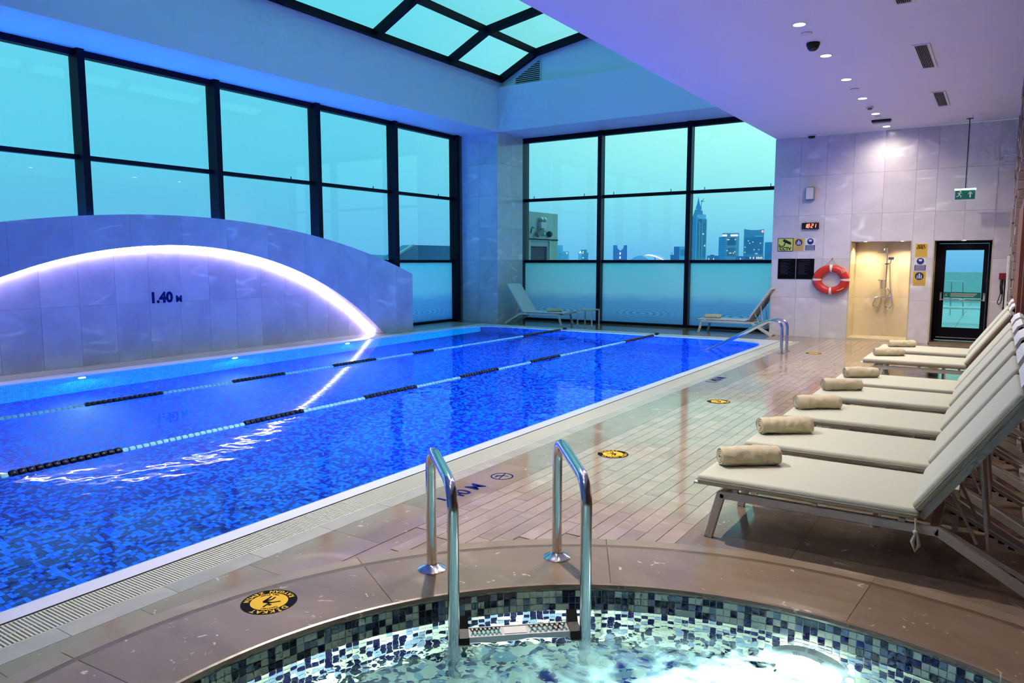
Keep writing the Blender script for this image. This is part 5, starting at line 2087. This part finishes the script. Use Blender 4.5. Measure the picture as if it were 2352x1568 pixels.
# ================================================================== OUTSIDE
terr = MB().box(XL - 0.3, 6, YB + 0.3, 37, -0.4, -0.11).build('terrace', M['grey'])
for i in range(7):
    for j in range(20):
        slab('paving_slab', -4.5 + i * 0.9, -3.6 + i * 0.9, 18.0 + j * 0.9, 18.9 + j * 0.9, -0.14, -0.1, M['terrace'], terr, 0.008)
tag(terr, 'roof terrace paving outside the back glazing', None, None, 'structure')
par = MB().box(-4.6, 6, 36.0, 36.2, -0.1, 1.12).build('wall_terrace', M['concrete'])
tag(par, 'grey terrace parapet seen through the glass door', None, None, 'structure')
t = thing('terrace_rail', 'thin metal rail on the terrace seen through the glass door', 'rail', (-1.15, 27.0, -0.1))
MB().tube(fillet([(-0.6, 0, 1.05), (0.2, 0, 1.05), (0.25, 0, 0.0)], 0.05, 4), 0.02, 8).build('rail', M['steel'], t)
MB().tube([(-0.1, 0, 0), (-0.1, 0, 1.05)], 0.018, 8).build('post', M['steel'], t)
t = thing('terrace_bench', 'long white bench on the terrace seen through the glass door', 'bench', (-0.9, 23.4, -0.1))
for k in range(3):
    MB().box(-1.2, 1.2, -0.24 + k * 0.16, -0.1 + k * 0.16, 0.4, 0.45).build('plank', M['white'], t)
for xo in (-1.1, 1.05):
    MB().box(xo, xo + 0.06, -0.22, 0.2, 0, 0.4).build('leg', M['grey'], t)

# stair house on the terrace, left behind the back glazing
sth = thing('stair_house', 'concrete stair house with a plum door outside the back windows', 'stair house', (-11.0, 17.5, -0.1))
mb = MB()
mb.box(-2.0, 0, 0.02, 0.24, 0, 3.05)
mb.box(-2.0, 0, 1.28, 1.75, 0, 3.05)
mb.box(-2.0, 0, 0.24, 1.28, 2.25, 3.05)
mb.box(-2.0, -0.12, 0.24, 1.28, 0, 2.25)
mb.build('wall', M['concrete'], sth)
MB().box(0.0, 0.02, 0.02, 1.75, 2.28, 2.31).build('string_course', M['shadow_gap'], sth)
MB().box(-0.12, -0.08, 0.3, 1.2, 0, 2.1).build('door_leaf', M['plum'], sth)
MB().box(-0.1, -0.03, 0.24, 0.3, 0, 2.25).box(-0.1, -0.03, 1.2, 1.28, 0, 2.25).box(-0.1, -0.03, 0.3, 1.2, 2.1, 2.25).build('door_frame', M['louver'], sth)
el = MB().box(0.0, 0.12, 0.62, 0.92, 2.6, 2.78).build('lamp_box', M['white'], sth)
for yo in (0.68, 0.86):
    MB().sphere((0.08, yo, 2.85), 0.07, 10, 8).build('floodlight', M['chrome'], el, True)
MB().bar((0.1, 0.42, 2.4), (0.12, 0.7, 2.55), 0.1, 0.12).build('camera_housing', M['grey'], sth)
xs_ = MB().box(0.0, 0.03, 0.78, 1.02, 2.40, 2.54).build('exit_plate', M['green'], sth)
MB().box(0.03, 0.033, 0.92, 1.0, 2.42, 2.52).build('exit_print', M['white'], xs_)
MB().sphere((0.06, 1.18, 2.45), 0.09, 12, 8).build('round_lamp', M['black'], sth, True)
MB().tube([(0.03, 0.2, 2.45), (0.06, 0.22, 2.62), (0.06, 0.3, 2.6)], 0.015, 6).build('cable_loop', M['black'], sth)

# far city: each tower at its own distance, placed along the viewing direction it has in the photograph
CAMP = Vector((0, 0, 1.6))
yaw = math.radians(33.2236)
FWD = Vector((-math.sin(yaw), math.cos(yaw), 0))
RGT = Vector((math.cos(yaw), math.sin(yaw), 0))
pit = math.radians(6.2222)


def at(px, py, dist):
    """point at ground distance 'dist' seen in the direction of pixel (px,py)"""
    f = 1706.0
    d = Vector((-math.sin(yaw) * math.cos(pit), math.cos(yaw) * math.cos(pit), -math.sin(pit)))
    u = RGT.cross(d)
    v = d + RGT * (px - 1176) / f - u * (py - 784) / f
    v /= math.hypot(v.x, v.y)
    return CAMP + v * dist


def tower(name, label, px0, px1, py, dist, depth, mats, split=None, base=-70.0, cat='tower'):
    """box tower showing two faces; local x runs along the picture, local y away from it"""
    a, b = at(px0, py, dist), at(px1, py, dist)
    t = thing(name, label, cat, (a.x, a.y, base))
    d = Vector((b.x - a.x, b.y - a.y, 0))
    t.rotation_euler = (0, 0, math.atan2(d.y, d.x))
    w, h = d.length, a.z - base
    sx = w * (split if split else 0.0)
    if split:
        MB().prism([(0, sx * 0.9), (sx, 0), (sx, depth), (0, depth)], 0, h, 'z').build('shaft', mats[0], t)
    MB().box(sx, w, 0, depth, 0, h).build('shaft', mats[-1], t)
    return t, w, h, sx


def windows(t, x0, x1, z0, z1, nx, nz, mat, fy=0.0, fill=0.6, lit=0.0, seed=1, skew=0.0, depth=0.3):
    rng = random.Random(seed)
    cw, ch = (x1 - x0) / nx, (z1 - z0) / nz
    me = MB().box(0, cw * fill, -depth, 0, 0, ch * fill).data('window', mat)
    ml = MB().box(0, cw * fill, -depth, 0, 0, ch * fill).data('window', M['b_light'])
    for i in range(nx):
        for j in range(nz):
            link('window', ml if rng.random() < lit else me, t, (x0 + (i + 0.2) * cw, fy + skew * (x1 - x0 - (i + 0.5) * cw), z0 + (j + 0.2) * ch))


# spired tower
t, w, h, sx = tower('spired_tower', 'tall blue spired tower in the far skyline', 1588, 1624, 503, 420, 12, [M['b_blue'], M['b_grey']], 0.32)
px = w / 36.0
zs = h
bm_pts = [(0.0, 0), (1.0, 0)]
mb = MB()
prof = [(1.0, 0.0), (0.97, 3.0 * px), (0.80, 8 * px), (0.62, 16 * px), (0.42, 26 * px), (0.2, 36 * px), (0.08, 46 * px), (0.0, 54 * px)]
vv, ff = [], []
for (s, dz) in prof:
    cx_ = w * 0.42
    for (ux, uy) in ((-1, -0.2), (0.0, -1), (1, -0.2), (0, 1)):
        vv.append((cx_ + ux * w * (0.42 if ux < 0 else 0.5) * s, 5 + uy * 6 * s, zs + dz))
for i in range(len(prof) - 1):
    for k in range(4):
        ff.append((i * 4 + k, i * 4 + (k + 1) % 4, (i + 1) * 4 + (k + 1) % 4, (i + 1) * 4 + k))
mb.add(vv, ff)
mb.build('spire', M['b_blue'], t)
MB().box(w * 0.36, w * 0.93, -0.6, 6, zs - 1 * px, zs + 10 * px).build('crown', M['b_pale'], t)
MB().box(w * 0.52, w * 0.7, -0.8, -0.5, zs - 6 * px, zs).build('dark_bay', M['b_dark'], t)
for xf in (0.34, 0.54, 0.70, 0.95):
    MB().box(w * xf, w * (xf + 0.035), -0.5, 0, 0, zs).build('fin', M['b_pale'], t)
windows(t, w * 0.38, w * 0.95, h - 92 * px, h - 6 * px, 5, 22, M['b_slate'], -0.1, 0.62, 0.03, 4)
windows(t, w * 0.05, w * 0.3, h - 92 * px, h - 6 * px, 2, 18, M['b_dark'], 2.0, 0.6, 0.05, 6)
for xx, zz_ in ((0.3, 22), (0.62, 20), (0.72, 12), (0.56, 38)):
    MB().sphere((w * xx, -3.2, zs + zz_ * px), 0.5 * px + 0.1, 8, 6).build('spire_lamp', M['b_light'], t)
MB().bar((w * 0.6, -1, zs + 18 * px), (w * 0.62, -1, zs + 44 * px), 0.35, 0.35).bar((w * 0.55, -1, zs + 40 * px), (w * 0.8, -1, zs + 41 * px), 0.3, 0.3).bar((w * 0.62, -1, zs + 40 * px), (w * 0.76, -1, zs + 47 * px), 0.3, 0.3).build('roof_crane', M['b_slate'], t)

# office slab with two white lit signs
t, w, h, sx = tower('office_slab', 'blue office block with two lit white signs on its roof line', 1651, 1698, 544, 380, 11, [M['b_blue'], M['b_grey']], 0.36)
px = w / 47.0
MB().box(w * 0.16, w * 0.98, 0.6, 10, h, h + 9 * px).build('roof_storey', M['b_slate'], t)
MB().box(w * 0.17, w * 0.40, 0.2, 0.6, h + 1.5 * px, h + 5.5 * px).build('lit_sign', M['b_sign'], t)
MB().box(w * 0.58, w * 0.93, 0.2, 0.6, h + 1.5 * px, h + 5.5 * px).build('lit_sign', M['b_sign'], t)
windows(t, w * 0.40, w * 0.84, h - 20 * px, h - 2 * px, 7, 6, M['b_dark'], 0.0, 0.7, 0.05, 9)
windows(t, w * 0.40, w * 0.84, h - 46 * px, h - 25 * px, 7, 7, M['b_slate'], 0.0, 0.6, 0.06, 12)
for j in range(8):
    MB().bar((w * 0.01, sx * 0.86, h - (6 + j * 5) * px), (sx, -0.1, h - (6 + j * 5) * px), 0.3, 0.9 * px).build('floor_band', M['b_haze'], t)

# curved top tower with a red logo
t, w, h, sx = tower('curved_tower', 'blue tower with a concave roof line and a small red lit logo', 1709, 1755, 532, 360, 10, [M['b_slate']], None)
px = w / 46.0
tp_ = [(0, h)] + [(w * s, h + (7 - 11 * s + 10.4 * s * s - 0.5) * px) for s in [k / 12 for k in range(13)]] + [(w, h)]
MB().prism(tp_, 0, 8, 'y').build('roof_curve', M['b_slate'], t)
windows(t, w * 0.04, w * 0.96, h - 54 * px, h - 14 * px, 12, 13, M['b_blue'], 0.0, 0.55, 0.06, 15)
MB().box(w * 0.55, w * 0.98, -0.3, 0, h - 13 * px, h - 9.5 * px).build('sky_lobby', M['b_haze'], t)
MB().box(w * 0.88, w * 0.97, -0.4, 0, h - 2.5 * px, h + 3 * px).build('red_logo', M['b_red'], t)
MB().box(w * 0.905, w * 0.945, -0.5, -0.4, h - 1 * px, h + 1.6 * px).build('logo_print', M['b_sign'], t)

t, w, h, sx = tower('corner_block', 'blue block partly hidden by the marble wall in the skyline', 1757, 1792, 556, 330, 9, [M['b_blue']], None)
for j in range(6):
    MB().box(0, w, -0.2, 0, h - (8 + j * 6) * w / 35, h - (6.6 + j * 6) * w / 35).build('floor_band', M['b_slate'], t)
t, w, h, sx = tower('low_block', 'low dark blue block right of the spired tower', 1624, 1652, 587, 300, 8, [M['b_dark']], None, cat='building')
MB().box(w * 0.25, w * 0.6, 1, 6, h, h + w * 0.08).build('roof_box', M['b_dark'], t)
windows(t, 0.5, w - 0.5, h - 1.9, h - 0.5, 8, 1, M['b_slate'], 0.0, 0.5, 0.25, 21)
t, w, h, sx = tower('low_block', 'low dark blue block between the two office towers', 1690, 1712, 588, 300, 8, [M['b_dark']], None, cat='building')
windows(t, 0.4, w - 0.4, h - 1.6, h - 0.4, 5, 1, M['b_slate'], 0.0, 0.5, 0.1, 22)
t, w, h, sx = tower('podium_block', 'low block with lit windows under the curved tower', 1708, 1754, 586, 310, 8, [M['b_slate']], None, cat='building')
windows(t, 0.4, w - 0.4, h - 1.6, h - 0.5, 11, 1, M['b_dark'], 0.0, 0.6, 0.45, 23)

t, w, h, sx = tower('grey_block', 'dark and pale blue block just left of the spired tower', 1548, 1580, 566, 460, 10, [M['b_dark'], M['b_haze']], 0.4)
windows(t, w * 0.45, w * 0.95, h - 24 * w / 32, h - 7 * w / 32, 3, 1, M['b_slate'], 0.0, 0.8, 0.0, 2)
t, w, h, sx = tower('small_turret', 'small dark turret block with a roof mast left of the pale block', 1540, 1549, 585, 430, 6, [M['b_dark']], None, cat='building')
MB().box(-0.15 * w, 1.1 * w, -0.3, 6.2, h - 0.25 * w, h).build('cornice', M['b_violet'], t)
MB().bar((w * 0.35, 2, h), (w * 0.35, 2, h + 0.55 * w), 0.25, 0.25, (1, 0, 0)).bar((w * 0.15, 2, h + 0.5 * w), (w * 0.6, 2, h + 0.5 * w), 0.2, 0.2).build('mast', M['b_dark'], t)

# notched tower
a0, b0 = at(1409, 563, 430), at(1440, 563, 430)
t = thing('notched_tower', 'violet blue tower with a U-shaped notch in its top', 'tower', (a0.x, a0.y, -70))
dd = Vector((b0.x - a0.x, b0.y - a0.y, 0))
t.rotation_euler = (0, 0, math.atan2(dd.y, dd.x))
w, h = dd.length, a0.z + 70
px = w / 31
poly = [(0, 0), (w, 0), (w, h), (w * 0.77, h), (w * 0.75, h - 6 * px), (w * 0.66, h - 9 * px), (w * 0.52, h - 13 * px), (w * 0.36, h - 9 * px), (w * 0.3, h - 6 * px), (w * 0.27, h), (0, h)]
MB().prism(poly, 0, 9, 'y').build('shaft', M['b_violet'], t)
MB().box(-0.1, 0.5 * px, -0.2, 9.1, 0, h).box(w - 0.5 * px, w + 0.1, -0.2, 9.1, 0, h).build('corner_pier', M['b_dark'], t)
for zz_ in (16.5, 26):
    MB().box(w * 0.465, w * 0.545, -0.3, 0, h - (zz_ + 5) * px, h - zz_ * px).build('lit_slot', M['b_sign'], t)

# pale arch roof
a0, b0 = at(1446, 597, 600), at(1494, 597, 600)
t = thing('arched_roof', 'pale white arch of a distant stadium roof on the horizon', 'roof', (a0.x, a0.y, a0.z))
dd = Vector((b0.x - a0.x, b0.y - a0.y, 0))
t.rotation_euler = (0, 0, math.atan2(dd.y, dd.x))
w = dd.length
pts = [(w * k / 24, 0, w * 0.25 * math.sin(PI * (k / 24)) - 0.5) for k in range(25)]
MB().tube(pts, [0.05 + 0.22 * math.sin(PI * k / 24) for k in range(25)], 8).build('arch_rib', M['b_white'], t, True)
MB().prism([(q[0], q[2]) for q in pts] + [(w, -8), (0, -8)], 1.5, 8, 'y').build('roof_shell', M['b_haze'], t)
a0 = at(1505, 591, 500)
t = thing('tower_crane', 'tiny construction crane on the horizon', 'crane', (a0.x, a0.y, a0.z - 12))
MB().bar((0, 0, 0), (0, 0, 12.6), 0.5, 0.5, (1, 0, 0)).build('mast', M['b_dark'], t)
MB().bar((-1.2, -0.6, 12), (2.6, 1.6, 12.4), 0.35, 0.35).build('jib', M['b_dark'], t)

t, w, h, sx = tower('sign_block', 'small block with lit letters on its roof right of the stair house', 1328, 1351, 580, 380, 8, [M['b_haze'], M['b_blue']], 0.35, cat='building')
MB().box(w * 0.25, w * 0.85, 1, 6, h, h + w * 0.3).build('roof_storey', M['b_slate'], t)
text_part('lit_letters', 'A I', w * 0.35, M['b_sign'], t, (w * 0.32, -0.5, h + w * 0.02), (1, 0, 0), (0, 0, 1), 0.03)
windows(t, w * 0.4, w * 0.95, h - w * 0.6, h - w * 0.1, 3, 3, M['b_haze'], 0.0, 0.6, 0.1, 31)
t, w, h, sx = tower('stepped_block', 'hazy stepped block beside the stair house', 1279, 1307, 577, 340, 8, [M['b_haze']], None, cat='building')
MB().box(0, w * 0.5, 0.5, 7, h, h + w * 0.5).build('upper_step', M['b_haze'], t)
windows(t, w * 0.1, w * 0.9, h - w * 0.75, h - w * 0.05, 5, 4, M['b_grey'], 0.0, 0.5, 0.1, 33)

# hills beyond the left glazing and a slope of glazed lobby roof
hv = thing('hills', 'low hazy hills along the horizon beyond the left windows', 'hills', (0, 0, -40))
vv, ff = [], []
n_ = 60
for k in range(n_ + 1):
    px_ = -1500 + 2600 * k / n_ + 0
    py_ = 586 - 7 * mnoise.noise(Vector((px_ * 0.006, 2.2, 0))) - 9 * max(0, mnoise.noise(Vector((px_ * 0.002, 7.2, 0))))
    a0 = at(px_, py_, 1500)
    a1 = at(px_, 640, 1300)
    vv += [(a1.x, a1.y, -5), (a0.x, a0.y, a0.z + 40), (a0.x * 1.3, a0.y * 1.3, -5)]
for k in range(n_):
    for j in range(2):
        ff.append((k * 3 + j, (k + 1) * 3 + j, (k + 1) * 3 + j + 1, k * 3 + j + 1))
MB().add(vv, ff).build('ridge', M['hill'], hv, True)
t = thing('lobby_roof', 'sloping dark blue roof outside the last left window', 'roof', (-13.2, 15.0, -0.1))
p1, p2, p3 = at(994, 584, 24), at(1032, 566, 22.5), at(1010, 599, 24)
MB().prism([(0.2, 1.5), (1.7, 2.15), (4.2, 2.15), (4.2, 0), (0.2, 0)], -1.6, -1.2, 'x').build('roof_wall', M['canopy'], t)
MB().bar((-1.2, 0.2, 1.5), (-1.2, 1.7, 2.15), 0.08, 0.05).build('roof_edge', M['b_pale'], t)
